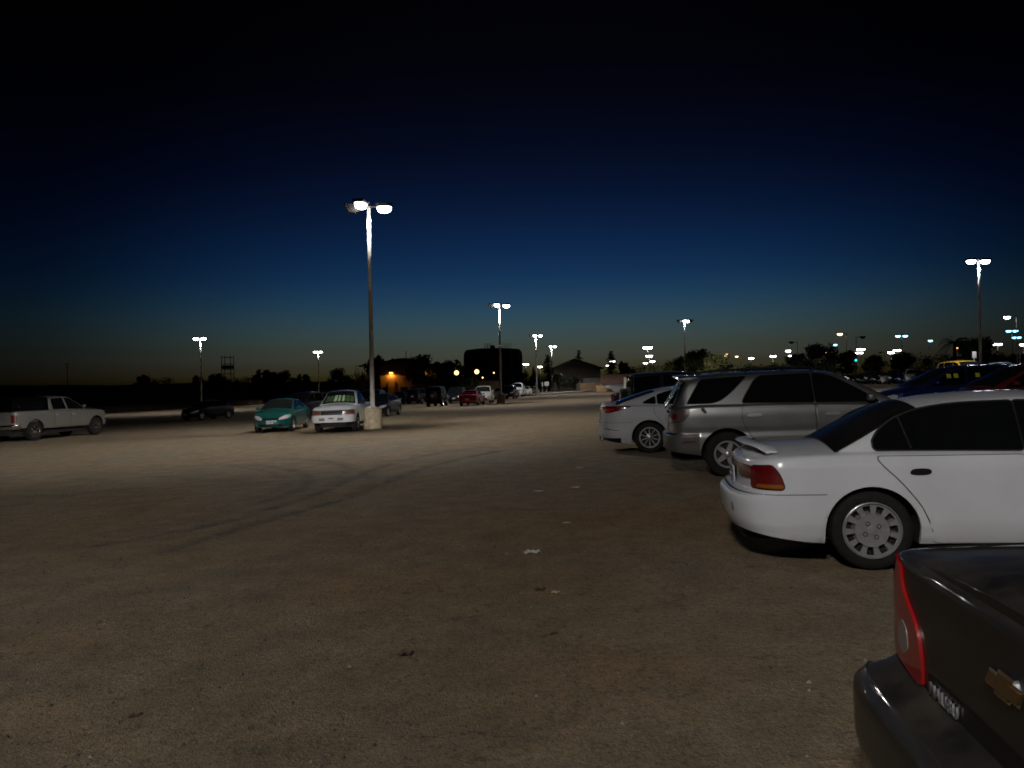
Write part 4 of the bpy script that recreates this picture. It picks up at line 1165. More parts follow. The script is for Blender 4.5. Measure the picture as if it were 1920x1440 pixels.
def axis(a, b, d, g, lo, hi):
    v = list(np.arange(a, b+d/2, d)); s = d
    while v[-1] < hi: s = min(s*g, 60); v.append(v[-1]+s)
    s = d; u = []
    x = v[0]
    while x > lo: s = min(s*g, 60); x -= s; u.append(x)
    return np.array(u[::-1] + v)
gxs = axis(-13, 6.5, .11, 1.12, -900, 900); gys = axis(1.0, 27, .11, 1.10, -300, 1500)
GX, GY = np.meshgrid(gxs, gys)
trk = np.zeros(GX.shape)
for pl, wd, k in TRACKS:
    d = seg_dist(GX, GY, pl); trk = np.maximum(trk, k*np.exp(-(d/wd)**4))
    trk = np.maximum(trk, .18*k*np.exp(-(d/(wd*3.2))**2))
rough_ = np.zeros(GX.shape)
sel = (GX > -60) & (GX < 50) & (GY > -5) & (GY < 150)
for i, j in zip(*np.nonzero(sel)):
    p = Vector((GX[i, j], GY[i, j], 0))
    rough_[i, j] = .014*mnoise.noise(p*.55) + (.006*mnoise.noise(p*2.3) if abs(p.x) < 15 and p.y < 30 else 0)
GZ = .02*np.clip(GX, -62, 46) - .006*np.clip(GY, -30, 175) + rough_ - .012*trk
ny, nx = GX.shape
me = bpy.data.meshes.new('ground')
me.from_pydata(np.stack([GX.ravel(), GY.ravel(), GZ.ravel()], 1).tolist(), [],
    [(i*nx+j, i*nx+j+1, (i+1)*nx+j+1, (i+1)*nx+j) for i in range(ny-1) for j in range(nx-1)])
soil = np.zeros(GX.shape)   # where the brown subsoil has come through the gravel
for (cx, cy, rx, ry, k_) in ((1.4,8.6,2.6,1.5,1.0),(3.4,7.2,1.8,.9,.8),(-.4,6.2,1.6,.8,.6),(2.2,11.5,3.2,1.0,.5),(.4,4.2,1.2,.5,.5),(-3.2,5.0,1.6,.5,.35)):
    soil = np.maximum(soil, k_*np.exp(-((GX-cx)/rx)**2-((GY-cy)/ry)**2))
so_ = me.attributes.new('soil', 'FLOAT', 'POINT'); so_.data.foreach_set('value', soil.ravel().astype(np.float32))
at_ = me.attributes.new('track', 'FLOAT', 'POINT'); at_.data.foreach_set('value', trk.ravel().astype(np.float32))
me.polygons.foreach_set('use_smooth', [True]*len(me.polygons))
def ground_mat():
    m, nt, b = nodes('packed_dirt'); N = nt.nodes; L = nt.links
    tc = N.new('ShaderNodeTexCoord')
    def noise(sc, det=6, ro=.6, dist=0):
        n = N.new('ShaderNodeTexNoise'); n.inputs['Scale'].default_value = sc; n.inputs['Detail'].default_value = det; n.inputs['Roughness'].default_value = ro; n.inputs['Distortion'].default_value = dist
        L.new(tc.outputs['Object'], n.inputs['Vector']); return n
    def ramp(src, stops):
        r = N.new('ShaderNodeValToRGB'); e = r.color_ramp.elements
        for i, (p, c) in enumerate(stops):
            q = e[i] if i < 2 else e.new(p)
            q.position = p; q.color = (*c, 1)
        L.new(src, r.inputs['Fac']); return r
    def mix(fac, a, c, mode='MIX'):
        x = N.new('ShaderNodeMix'); x.data_type = 'RGBA'; x.blend_type = mode
        if hasattr(fac, 'links'): L.new(fac, x.inputs[0])
        else: x.inputs[0].default_value = fac
        L.new(a, x.inputs[6])
        if hasattr(c, 'links'): L.new(c, x.inputs[7])
        else: x.inputs[7].default_value = (*c, 1)
        return x.outputs[2]
    big = ramp(noise(.32, 6, .62, .5).outputs['Fac'], [(.34,(.214,.182,.138)), (.52,(.236,.186,.124)), (.70,(.246,.168,.097))])
    mid = ramp(noise(2.4, 8, .7).outputs['Fac'], [(.30,(.70,.70,.70)), (.68,(1.18,1.17,1.15))])
    sa = N.new('ShaderNodeAttribute'); sa.attribute_name = 'soil'; sm = N.new('ShaderNodeMath'); sm.operation = 'MULTIPLY'; L.new(sa.outputs['Fac'], sm.inputs[0])
    sr = ramp(noise(1.3, 7, .7, .3).outputs['Fac'], [(.34,(.15,.15,.15)), (.6,(1,1,1))]); L.new(sr.outputs[0], sm.inputs[1])
    col = mix(1, mix(sm.outputs[0], big.outputs[0], (.235,.142,.066)), mid.outputs[0], 'MULTIPLY')
    fine = ramp(noise(30, 7, .82).outputs['Fac'], [(.36,(.16,.16,.165)), (.46,(.90,.90,.90)), (.68,(1.75,1.72,1.66))])
    clump = ramp(noise(9, 6, .7, .4).outputs['Fac'], [(.30,(.42,.41,.40)), (.41,(1,1,1)), (.7,(1.08,1.07,1.06))])
    col = mix(.8, col, clump.outputs[0], 'MULTIPLY')
    col = mix(.62, col, fine.outputs[0], 'MULTIPLY')
    vo = N.new('ShaderNodeTexVoronoi'); vo.inputs['Scale'].default_value = 26; L.new(tc.outputs['Object'], vo.inputs['Vector'])
    spot = ramp(vo.outputs['Distance'], [(.06,(1,1,1)), (.16,(0,0,0))])
    pick = ramp(noise(5, 4).outputs['Fac'], [(.48,(0,0,0)), (.62,(1,1,1))])
    sp = mix(1, spot.outputs[0], pick.outputs[0], 'MULTIPLY')
    stone = ramp(vo.outputs['Color'], [(.2,(.07,.065,.06)), (.8,(.22,.20,.175))])
    col = mix(sp, col, stone.outputs[0])
    a = N.new('ShaderNodeAttribute'); a.attribute_name = 'track'
    tn = N.new('ShaderNodeMath'); tn.operation = 'MULTIPLY'; L.new(a.outputs['Fac'], tn.inputs[0])
    tr = ramp(noise(3.2, 8, .7).outputs['Fac'], [(.36,(.12,.12,.12)), (.58,(1,1,1))]); L.new(tr.outputs[0], tn.inputs[1])
    col = mix(tn.outputs[0], col, (.085,.070,.060))
    L.new(col, b.inputs['Base Color'])
    b.inputs['Roughness'].default_value = .95; b.inputs['Specular IOR Level'].default_value = .2
    bp = N.new('ShaderNodeBump'); bp.inputs['Strength'].default_value = .75; bp.inputs['Distance'].default_value = .035
    h = N.new('ShaderNodeMath'); h.operation = 'ADD'; L.new(noise(16, 8, .75).outputs['Fac'], h.inputs[0])
    h2 = N.new('ShaderNodeMath'); h2.operation = 'MULTIPLY_ADD'; L.new(spot.outputs[0], h2.inputs[0]); h2.inputs[1].default_value = .25
    L.new(noise(70, 4).outputs['Fac'], h2.inputs[2]); L.new(h2.outputs[0], h.inputs[1])
    L.new(h.outputs[0], bp.inputs['Height']); L.new(bp.outputs['Normal'], b.inputs['Normal'])
    return m
me.materials.append(ground_mat())
tag(link('ground', me), 'packed brown dirt and gravel of the parking lot with curved tyre tracks', kind='structure')

# loose stones on the nearer dirt
mb = MB()
for _ in range(9000):
    y = 1.6 + 13*random.random()**1.7; x = (random.random()-.5)*y*1.45 + .1*y - .3
    if x > 1.2 and y < 3.2: continue
    if mnoise.noise(Vector((x*.7, y*.7, 3))) < random.uniform(-.5, .3): continue
    r = .0045 + .012*random.random()**3; z = gz(x, y) + .014*mnoise.noise(Vector((x, y, 0))*.55)
    A = random.random()*6.28; q = [.7+.6*random.random() for _ in range(6)]
    c, s_ = math.cos(A), math.sin(A)
    vs = [(x+r*q[0]*c, y+r*q[0]*s_, z), (x-r*q[1]*s_, y+r*q[1]*c, z), (x-r*q[2]*c, y-r*q[2]*s_, z), (x+r*q[3]*s_, y-r*q[3]*c, z), (x+r*.2, y, z+r*q[4]*.9), (x, y, z-r*.5)]
    k = 0 if random.random() < .9 else 1
    mb.add(vs, [(0,1,4),(1,2,4),(2,3,4),(3,0,4),(1,0,5),(2,1,5),(3,2,5),(0,3,5)], k)
go = mb.build('gravel', [mat('grey_stone', (.085,.077,.065), .9, var=.5, scale=30), mat('pale_stone', (.21,.19,.155), .9, var=.3, scale=30)], smooth=False, recalc=False)
tag(go, 'loose grey and pale stones scattered over the dirt', kind='stuff')

# scraps lying on the dirt
M['paper'] = mat('scrap_paper', (.50,.48,.42), .85, var=.2); M['yellowpaper'] = mat('yellowed_scrap', (.50,.40,.20), .8, var=.2); M['deadleaf'] = mat('dead_leaf', (.055,.035,.025), .8, var=.4, scale=40)
def scrap(name, px, py, l, wd, ang, m, label, cat, h=.02, group=None):
    p = at(px, py); mb = MB(); n = 7; vs = []
    for i in range(n+1):
        t = i/n; ww = wd*(.35 + .65*math.sin(PI*min(max(t, .08), .92)))*(.8+.4*random.random())
        for j in range(4):
            vs.append(((t-.5)*l + .01*random.random(), (j/3-.5)*ww, .004 + h*(math.sin(t*5+j)**2)*.8 + .3*h*random.random()))
    k = len(vs); vs += [(x, y, z-.003) for x, y, z in vs]
    fs = []
    for i in range(n):
        for j in range(3): a = i*4+j; fs += [(a, a+1, a+5, a+4), (k+a+4, k+a+5, k+a+1, k+a)]
    for i in range(n): fs += [(i*4, i*4+4, k+i*4+4, k+i*4), (i*4+7, i*4+3, k+i*4+3, k+i*4+7)]
    for j in range(3): fs += [(j+1, j, k+j, k+j+1), (n*4+j, n*4+j+1, k+n*4+j+1, k+n*4+j)]
    mb.add(vs, fs); o = mb.build(name, m, None, p, (0, 0, ang), smooth=False); tag(o, label, cat, group)
G = 'scraps lying on the dirt'
scrap('paper_scrap', 997, 1038, .155, .10, .3, M['paper'], 'largest crumpled pale scrap, on the dirt left of the white sedan', 'litter', .03, G)
scrap('paper_scrap', 1062, 981, .085, .06, .0, M['yellowpaper'], 'small yellowish scrap level with the white sedan rear bumper', 'litter', .012, G)
scrap('paper_scrap', 1078, 915, .13, .07, .1, M['paper'], 'pale scrap farther off, right one of the distant pair', 'litter', .02, G)
scrap('paper_scrap', 1008, 922, .14, .07, -.2, M['paper'], 'pale scrap farther off, left one of the distant pair', 'litter', .02, G)
scrap('paper_scrap', 1085, 878, .14, .08, 0, M['paper'], 'farthest tiny pale scrap, out in front of the silver SUV', 'litter', .02, G)
scrap('paper_scrap', 1040, 1112, .06, .04, -.1, M['yellowpaper'], 'small folded yellow-edged scrap beside a dark leaf', 'litter', .014, G)
scrap('dead_leaf', 1011, 1107, .085, .06, .2, M['deadleaf'], 'dark curled leaf beside the yellow-edged scrap', 'leaf', .02, G)
scrap('dead_leaf', 760, 1229, .085, .05, .5, M['deadleaf'], 'large dark leaf lying alone on bare dirt in the lower middle', 'leaf', .024, G)
scrap('twig', 1038, 1190, .07, .014, .7, M['deadleaf'], 'short dark twig on the dirt below the yellow scrap', 'twig', .012, G)
scrap('twig', 251, 1345, .07, .02, .6, M['deadleaf'], 'short dark twig on the dirt, low on the left', 'twig', .014, G)

# dark bank of rough ground beyond the lot
FOOT = [(-330,20),(-150,56),(-90,82),(-57,104),(-44,131),(-37,160),(-33,190),(-25,200),(20,215),(90,225),(300,260)]
foot = pchip([(i, 0) for i in range(2)])
def bank():
    xs = axis(-120, 30, 2.5, 1.15, -700, 420); ys = axis(50, 260, 2.5, 1.15, 20, 700)
    fl = FOOT
    def sd(x, y):   # signed distance beyond the foot line
        best = 1e9; sg = 1
        for a, b in zip(fl[:-1], fl[1:]):
            vx, vy = b[0]-a[0], b[1]-a[1]; L = math.hypot(vx, vy); t = soft(((x-a[0])*vx+(y-a[1])*vy)/(L*L), 0, 1)
            d = math.hypot(x-a[0]-t*vx, y-a[1]-t*vy)
            if d < best: best = d; sg = 1 if vx*(y-a[1])-vy*(x-a[0]) > 0 else -1
        return best*sg
    vs = []; 
    for y in ys:
        for x in xs:
            d = sd(x, y); s_ = smooth01((d-4)/85)
            h = 5.2*s_*(1 - .35*smooth01((-x-100)/160)) + (.25 if d > 1 else 0)*smooth01(d/6)
            h *= 1 - .75*smooth01((x+30)/60)
            h += .5*mnoise.noise(Vector((x*.05, y*.05, 1)))*s_ + .15*mnoise.noise(Vector((x*.4, y*.4, 2)))*smooth01(d/5)
            vs.append((x, y, gz(x, y) - .25 + h if d > 0 else gz(x, y) - .25))
    nx = len(xs)
    mb = MB(); mb.add(vs, [(i*nx+j, i*nx+j+1, (i+1)*nx+j+1, (i+1)*nx+j) for i in range(len(ys)-1) for j in range(nx-1)])
    tag(mb.build('hill', mat('weedy_soil', (.030,.028,.018), .95, var=.5, scale=.4, bump=.5, bscale=2)), 'low dark weedy bank beyond the lot edge', kind='structure')
bank()
mb = MB()   # dry weeds along the foot of the bank
for _ in range(2600):
    i = random.choice([2,2,3,3,3,4,4]); a, b = FOOT[i], FOOT[i+1]; t = random.random(); off = 2+9*random.random()
    vx, vy = b[0]-a[0], b[1]-a[1]; l = math.hypot(vx, vy); x = a[0]+vx*t - vy/l*off; y = a[1]+vy*t + vx/l*off
    if mnoise.noise(Vector((x*.12, y*.12, 5))) < -.05: continue
    z = gz(x, y)-.1; h = .4+.9*random.random()
    for k in range(5):
        q = random.random()*6.28; dx, dy = .35*math.cos(q)*h, .35*math.sin(q)*h
        mb.add([(x-.03, y, z), (x+.03, y, z), (x+dx, y+dy, z+h)], [(0,1,2)])
tag(mb.build('weeds', mat('dry_weeds', (.085,.07,.035), .9, var=.4), smooth=False, recalc=False), 'dry weeds along the foot of the dark bank', kind='stuff')

# ------------------------------------------------------------------ lamp posts
LIGHTS = []
def bulb(parent, loc, energy, col, size=.13, cone=172, aim=None, boost=0, wide=False):
    """street-lamp optics: wide downward beam that is stronger to the sides than straight down, cut off near the horizontal"""
    l = bpy.data.lights.new('bulb', 'SPOT'); l.energy = energy; l.color = col; l.spot_size = R(cone); l.spot_blend = .12; l.shadow_soft_size = size
    l.use_nodes = True; n = l.node_tree.nodes; k = l.node_tree.links; e = n['Emission']
    tc = n.new('ShaderNodeTexCoord'); sp = n.new('ShaderNodeSeparateXYZ'); k.new(tc.outputs['Normal'], sp.inputs[0])
    ab = n.new('ShaderNodeMath'); ab.operation = 'ABSOLUTE'; k.new(sp.outputs['Z'], ab.inputs[0])
    mx = n.new('ShaderNodeMath'); mx.operation = 'MAXIMUM'; mx.inputs[1].default_value = .12; k.new(ab.outputs[0], mx.inputs[0])
    pw = n.new('ShaderNodeMath'); pw.operation = 'POWER'; pw.inputs[1].default_value = 0.0; k.new(mx.outputs[0], pw.inputs[0])
    cut = n.new('ShaderNodeMapRange'); cut.inputs[1].default_value = .19; cut.inputs[2].default_value = .60; cut.interpolation_type = 'SMOOTHSTEP'
    if wide: cut.inputs[1].default_value = .04; cut.inputs[2].default_value = .25
    k.new(ab.outputs[0], cut.inputs[0])
    mu = n.new('ShaderNodeMath'); mu.operation = 'MULTIPLY'; k.new(pw.outputs[0], mu.inputs[0]); k.new(cut.outputs[0], mu.inputs[1])
    if boost:
        l.energy = energy*(1+boost); pw2 = n.new('ShaderNodeMath'); pw2.operation = 'MULTIPLY'; pw2.inputs[1].default_value = 1/(1+boost); k.new(pw.outputs[0], pw2.inputs[0]); k.new(pw2.outputs[0], mu.inputs[0])
        # added boost that brightens the vehicles on the left: stronger just below the cut-off
        cut.inputs[1].default_value = .15; cut.inputs[2].default_value = .21
        bo = n.new('ShaderNodeMapRange'); bo.inputs[1].default_value = .42; bo.inputs[2].default_value = .27; bo.inputs[3].default_value = 1; bo.inputs[4].default_value = 1+boost; bo.interpolation_type = 'SMOOTHSTEP'
        k.new(ab.outputs[0], bo.inputs[0])
        # ... and only out along the arm, not to the sides
        hx = n.new('ShaderNodeVectorMath'); hx.operation = 'MULTIPLY'; hx.inputs[1].default_value = (1, 1, 0); k.new(tc.outputs['Normal'], hx.inputs[0])
        hn = n.new('ShaderNodeVectorMath'); hn.operation = 'NORMALIZE'; k.new(hx.outputs[0], hn.inputs[0])
        hs = n.new('ShaderNodeSeparateXYZ'); k.new(hn.outputs[0], hs.inputs[0])
        hm = n.new('ShaderNodeMapRange'); hm.inputs[1].default_value = .88; hm.inputs[2].default_value = .965; hm.inputs[3].default_value = 1/(1+boost); hm.inputs[4].default_value = 1; hm.interpolation_type = 'SMOOTHSTEP'; k.new(hs.outputs['X'], hm.inputs[0])
        bm_ = n.new('ShaderNodeMath'); bm_.operation = 'MULTIPLY'; k.new(bo.outputs[0], bm_.inputs[0]); k.new(hm.outputs[0], bm_.inputs[1])
        bo = n.new('ShaderNodeMath'); bo.operation = 'MAXIMUM'; bo.inputs[1].default_value = 1; k.new(bm_.outputs[0], bo.inputs[0])
        m3 = n.new('ShaderNodeMath'); m3.operation = 'MULTIPLY'; k.new(mu.outputs[0], m3.inputs[0]); k.new(bo.outputs[0], m3.inputs[1]); k.new(m3.outputs[0], e.inputs['Strength'])
    else: k.new(mu.outputs[0], e.inputs['Strength'])
    o = bpy.data.objects.new('bulb', l); COL.objects.link(o); o.parent = parent; o.location = loc
    if aim: o.rotation_euler = aim
    return o
def head_mesh(l, wd, h, droop):
    mb = MB(); mb.rbox((0,0,0), (l, wd, h), min(h, wd)*.22)
    hm = mb.mesh('lamp_head', M['housing'], angle=40)
    mb = MB(); prof = [(1.0, 0), (.97, -.35*droop), (.85, -.68*droop), (.6, -.9*droop), (.3, -.98*droop), (.02, -droop)]
    vs = []; fs = []; n = 20
    for (r, z) in prof:
        for k in range(n):
            q = 2*PI*k/n; cx, cy = math.cos(q), math.sin(q)
            cx = math.copysign(abs(cx)**.75, cx); cy = math.copysign(abs(cy)**.75, cy)
            vs.append((cx*r*l*.46, cy*r*wd*.45, z-h*.45))
    for i in range(len(prof)-1):
        for k in range(n): fs.append((i*n+k, i*n+(k+1) % n, (i+1)*n+(k+1) % n, (i+1)*n+k))
    fs.append(tuple(range(n))); fs.append(tuple(range((len(prof)-1)*n, len(prof)*n)))
    mb.add(vs, fs); return hm, mb.v, mb.f
_hm, _lv, _lf = head_mesh(.66, .46, .15, .24)
LENS = {}
def lens_mesh(m):
    if m not in LENS:
        b = MB(); b.add(_lv, _lf); LENS[m] = b.mesh('lens', m)
    return LENS[m]
def lamp_post(base, H, heads, label, cat='street lamp', group=None, block=True, pr=.095, energy=0, col=(1,.97,.94), scale=1, arm=None, cone=172, cobra=False, boost=0, wide=False):
    """heads: list of (azimuth in degrees, reach, lens material or None)"""
    root = empty('street_lamp', base)
    z0 = 0
    if block:
        mb = MB(); mb.lathe([(.375,-.05),(.385,.02),(.385,.84),(.37,.875),(.33,.885),(.02,.885)], 40); mb.build('concrete_base', M['concrete'], root, angle=30)
        mb = MB(); mb.rbox((0,0,.90), (.34,.34,.03), .008); mb.box((0,0,.96), (.2,.2,.10), 0, None, .8); mb.build('base_plate', M['pole'], root); z0 = .90
    mb = MB()
    mb.tube([(0,0,z0), (0,0,z0+.5), (0,0,H*.6), (0,0,H+.05)], [pr*1.08, pr*1.05, pr*.9, pr*.78], 16 if energy else 8)
    mb.build('pole', M['pole'], root)
    for (az, reach, lm) in heads:
        a = R(az); dx, dy = math.cos(a), math.sin(a)
        if reach > .3:
            mb = MB(); mb.tube([(0,0,H-.03), (dx*(reach-.2*scale), dy*(reach-.2*scale), H+.03+(.25 if cobra else 0))], .032*scale+.008, 8); mb.build('arm', M['housing'], root)
        h = link('lamp_head', _hm, root, (dx*reach, dy*reach, H+.05+(.25 if cobra else 0)), (0, 0, a)); h.scale = (scale,)*3
        le = link('lens', lens_mesh(lm or M['lampoff']), h)
        if energy and lm: bulb(h, (0, 0, -.26), energy, col, cone=cone, boost=boost, wide=wide)
    tag(root, label, cat, group)
    return root
def lamp_at(px, py, H, *a, **k):
    lo, hi = 5, 700
    for _ in range(50):
        Y = (lo+hi)/2; p = far(px, py, Y)
        if p.z - gz(p.x, p.y) > H: lo, hi = (lo, hi) if False else (lo, hi)
        # above the horizon the seen point climbs with distance; below it sinks
        f = p.z - gz(p.x, p.y) - H
        if f < 0: lo = Y
        else: hi = Y
    p = far(px, py, (lo+hi)/2)
    return lamp_post((p.x, p.y, gz(p.x, p.y)), H, *a, **k)
# ------------------------------------------------------------------ trees
M['bark'] = mat('bark', (.045,.036,.028), .95, var=.4, scale=4)
def leafmat(name, a, b):
    m, nt, bs = nodes(name); N = nt.nodes
    gi = N.new('ShaderNodeNewGeometry'); r = N.new('ShaderNodeValToRGB')
    r.color_ramp.elements[0].color = (*a, 1); r.color_ramp.elements[1].color = (*b, 1)
    nt.links.new(gi.outputs['Random Per Island'], r.inputs['Fac']); nt.links.new(r.outputs['Color'], bs.inputs['Base Color'])
    bs.inputs['Roughness'].default_value = .7; bs.inputs['Specular IOR Level'].default_value = .25
    return m
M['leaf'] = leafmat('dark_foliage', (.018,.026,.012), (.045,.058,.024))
M['leaflit'] = leafmat('lamplit_olive_foliage', (.075,.080,.026), (.16,.155,.055))  # lighter copy of the foliage, lamplight put into its colour
M['needle'] = leafmat('needles', (.015,.026,.014), (.035,.05,.026))
def leaves(mb, c, r, n, size, rnd, flat=1.0):
    for _ in range(n):
        d = Vector((rnd.gauss(0,1), rnd.gauss(0,1), rnd.gauss(0,1)*flat)).normalized()*r*rnd.random()**.45
        p = c + d; a = Vector((rnd.gauss(0,1), rnd.gauss(0,1), rnd.gauss(0,1))).normalized(); b = a.orthogonal().normalized()
        s = size*(.6+.8*rnd.random()); a *= s; b *= s*.55
        mb.add([p-a, p+b*.9, p+a, p-b*.9], [(0,1,2,3)])
def broadleaf(seed, wide=.42, base=.22, clumps=30, per=85):
    """a unit-height tree: returns (trunk mesh, crown mesh)"""
    rnd = random.Random(seed); tr = MB(); cr = MB()
    tr.tube([(0,0,-.02),(.01,0,.2),(.0,.01,.42),(.02,0,.62)], [.03,.024,.018,.008], 7)
    for i in range(clumps):
        a = rnd.random()*6.28; h = base + (1-base)*(.12+.8*rnd.random())
        prof = math.sin(PI*soft((h-base)/(1-base)*.9+.08, 0, 1))**.6
        rr = wide*prof*rnd.random()**.5*.8; c = Vector((rr*math.cos(a), rr*math.sin(a), h))
        r = (.085+.08*rnd.random())*(wide/.42)**.5
        if c.z + r > 1: c.z = 1-r*.8
        leaves(cr, c, r, per, .034, rnd)
        if i % 3 == 0: tr.tube([(.01,0,.25+.2*rnd.random()), c*.6+Vector((0,0,.12)), c], [.012,.008,.003], 5)
    return tr.mesh('trunk', M['bark'], recalc=False), cr.mesh('crown', M['leaf'], smooth=False, recalc=False)
def conifer(seed, wide=.22):
    rnd = random.Random(seed); tr = MB(); cr = MB()
    tr.tube([(0,0,-.02),(0,0,.5),(0,0,.98)], [.022,.014,.003], 7)
    h = .12
    while h < .98:
        L = wide*(1-h)**.8 + .012
        for k in range(7):
            a = rnd.random()*6.28; l = L*(.6+.55*rnd.random()); d = Vector((math.cos(a), math.sin(a), 0))
            for q in range(9):
                t = (q+.5)/9; p = d*l*t + Vector((0,0,h - .10*l*t*t*2 + .01*rnd.random()))
                leaves(cr, p, .012+.016*(1-t)*min(1, l*8), 4, .016, rnd, .5)
        h += .034 + .02*rnd.random()
    return tr.mesh('trunk', M['bark'], recalc=False), cr.mesh('crown', M['needle'], smooth=False, recalc=False)
def palm(seed):
    rnd = random.Random(seed); tr = MB(); cr = MB()
    tr.tube([(0,0,-.02),(.01,0,.4),(.0,.01,.8)], [.035,.028,.026], 8)
    for k in range(44):
        a = rnd.random()*6.28; el = rnd.uniform(-.9, 1.25); L = .24+.08*rnd.random(); d = Vector((math.cos(a), math.sin(a), 0))
        for q in range(14):
            t = q/13; p = Vector((0,0,.8)) + d*(L*t*math.cos(el*.8)) + Vector((0,0,L*t*math.sin(el) - .17*t*t)); sd = d.cross(Vector((0,0,1)))
            for sg in (1, -1):
                e = p + sd*sg*.05*(1-.5*t) + d*.03 - Vector((0,0,.025)); cr.add([p, p+d*.012, e], [(0,1,2)])
    return tr.mesh('trunk', M['bark'], recalc=False), cr.mesh('crown', M['leaf'], smooth=False, recalc=False)
TREES = {'round': broadleaf(1), 'wide': broadleaf(2, .62, .12, 34), 'tall': broadleaf(3, .24, .18, 22), 'oval': broadleaf(4, .34, .3, 22), 'bush': broadleaf(5, .95, .0, 36), 'fir': conifer(6), 'spire': conifer(7, .15), 'palm': palm(8)}
def tree(kind, px, ytop, Y, label, wscale=1.0, name='tree', lit=False, group=None, bottom=None):
    p = far(px, ytop, Y); g = gz(p.x, p.y) if bottom is None else bottom
    h = p.z - g
    root = empty(name, (p.x, p.y, g), (0, 0, random.random()*6.28)); root.scale = (h*wscale, h*wscale, h)
    t, c = TREES[kind]
    link('trunk', t, root); co = link('crown', c, root)
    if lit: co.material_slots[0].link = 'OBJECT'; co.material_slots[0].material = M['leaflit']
    tag(root, label, 'tree' if name != 'shrub' else 'shrub', group)
    return root
GT = 'trees along the dark bank on the left'
for px, yt, Y, k, ws, lb in [
    (268,701,210,'tall',1.3,'tiny lone tree on the bank crest, left of the lit lamp post'),
    (300,706,215,'bush',.9,'low clump on the bank crest just left of the lit lamp post'),
    (373,704,215,'round',.8,'small tree on the bank crest behind the lit lamp post'),
    (407,701,225,'round',1.2,'small tree at the left foot of the lattice tower'),
    (452,705,225,'bush',.8,'low clump at the right foot of the lattice tower'),
    (491,694,200,'round',1.1,'leftmost of three trees standing together on the bank, right of the tower'),
    (516,696,205,'tall',1.6,'narrow middle tree of three standing together on the bank'),
    (537,695,200,'round',1.0,'right tree of three standing together on the bank'),
    (566,702,200,'round',1.1,'small round tree on the bank just left of the second lit lamp post'),
    (638,691,190,'round',1.1,'round-headed tree on the bank left of the big foreground lamp post')]:
    tree(k, px, yt, Y, lb, ws, group=GT)
GB = 'trees around the buildings in the distance'
for px, yt, Y, k, ws, lb in [
    (704,664,178,'tall',1.1,'tall ragged tree against the left end of the orange-lit building'),
    (683,693,165,'bush',.55,'dark bush beside the big lamp post, left of the orange-lit building'),
    (731,671,182,'tall',1.2,'slim tree top rising behind the orange-lit roof'),
    (797,666,172,'round',1.3,'broad dark tree at the right end of the orange-lit building'),
    (824,676,175,'tall',1.5,'thin twin-topped tree left of the left yellow flood light'),
    (850,676,180,'round',1.2,'round tree behind the left yellow flood light'),
    (875,706,150,'bush',.8,'dark bush below the yellow flood lights'),
    (993,694,190,'bush',.7,'dark bush beside the right edge of the water tank'),
    (1000,686,200,'fir',1.0,'small fir right of the water tank'),
    (1027,664,175,'fir',1.5,'fir just left of the gabled building, behind a lamp post'),
    (1085,655,185,'fir',1.3,'fir rising behind the ridge of the gabled building'),
    (1145,657,185,'fir',1.5,'fir right of the gabled building, behind two small lamps'),
    (1062,705,150,'bush',.8,'dark shrub in front of the left wall of the gabled building'),
    (1048,700,152,'oval',1.2,'upright shrub at the left corner of the gabled building'),
    (1076,706,150,'oval',1.2,'upright shrub in front of the middle of the gabled building'),
    (1168,676,190,'tall',1.1,'slim tree between the fir and the lamp cluster'),
    (1194,683,170,'bush',.9,'low dark trees behind the brown-roofed shed'),
    (1236,678,120,'bush',.8,'olive bushy tree right of the lamp cluster')]:
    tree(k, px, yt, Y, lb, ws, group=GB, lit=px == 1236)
GR = 'trees over the parked cars on the right'
for px, yt, Y, k, ws, lb, lit in [
    (1262,676,135,'wide',.8,'dark tree left of the middle-right lamp post',0),
    (1284,668,150,'round',1.1,'dark tree right behind the middle-right lamp post',0),
    (1312,656,128,'round',1.4,'olive round tree just right of the middle-right lamp post',1),
    (1345,664,112,'wide',1.1,'yellowish spreading tree lit by the lamps, over the silver SUV',1),
    (1392,683,130,'bush',.9,'dark low tree below the yellow street lamp',0),
    (1420,684,135,'bush',.9,'dark low tree left of the wide black tree',0),
    (1465,680,140,'bush',1.0,'dark low tree over the roof bars of the silver SUV',0),
    (1533,646,120,'wide',1.2,'wide black tree beside the orange street lamp',0),
    (1500,664,122,'round',1.5,'black rounded tree on the left flank of the wide black tree',0),
    (1588,655,170,'tall',1.4,'slim dark tree between the two green signals',0),
    (1640,666,170,'round',1.2,'small round tree standing alone over the far cars',0),
    (1690,660,170,'oval',1.4,'small oval tree under the pair of white lamps',0),
    (1752,662,110,'bush',1.0,'bushy left end of the black grove on the right',0),
    (1826,634,112,'wide',1.1,'dark rounded tree in the black grove, behind the tall lamp post',0),
    (1868,660,110,'bush',.9,'dark bush at the right end of the black grove',0),
    (1905,664,120,'round',1.2,'dark tree at the right edge behind the white sign',0)]:
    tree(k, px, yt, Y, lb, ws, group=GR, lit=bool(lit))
tree('palm', 1789, 622, 108, 'shaggy palm standing up out of the black grove', 1.25, name='palm_tree', group=GR)

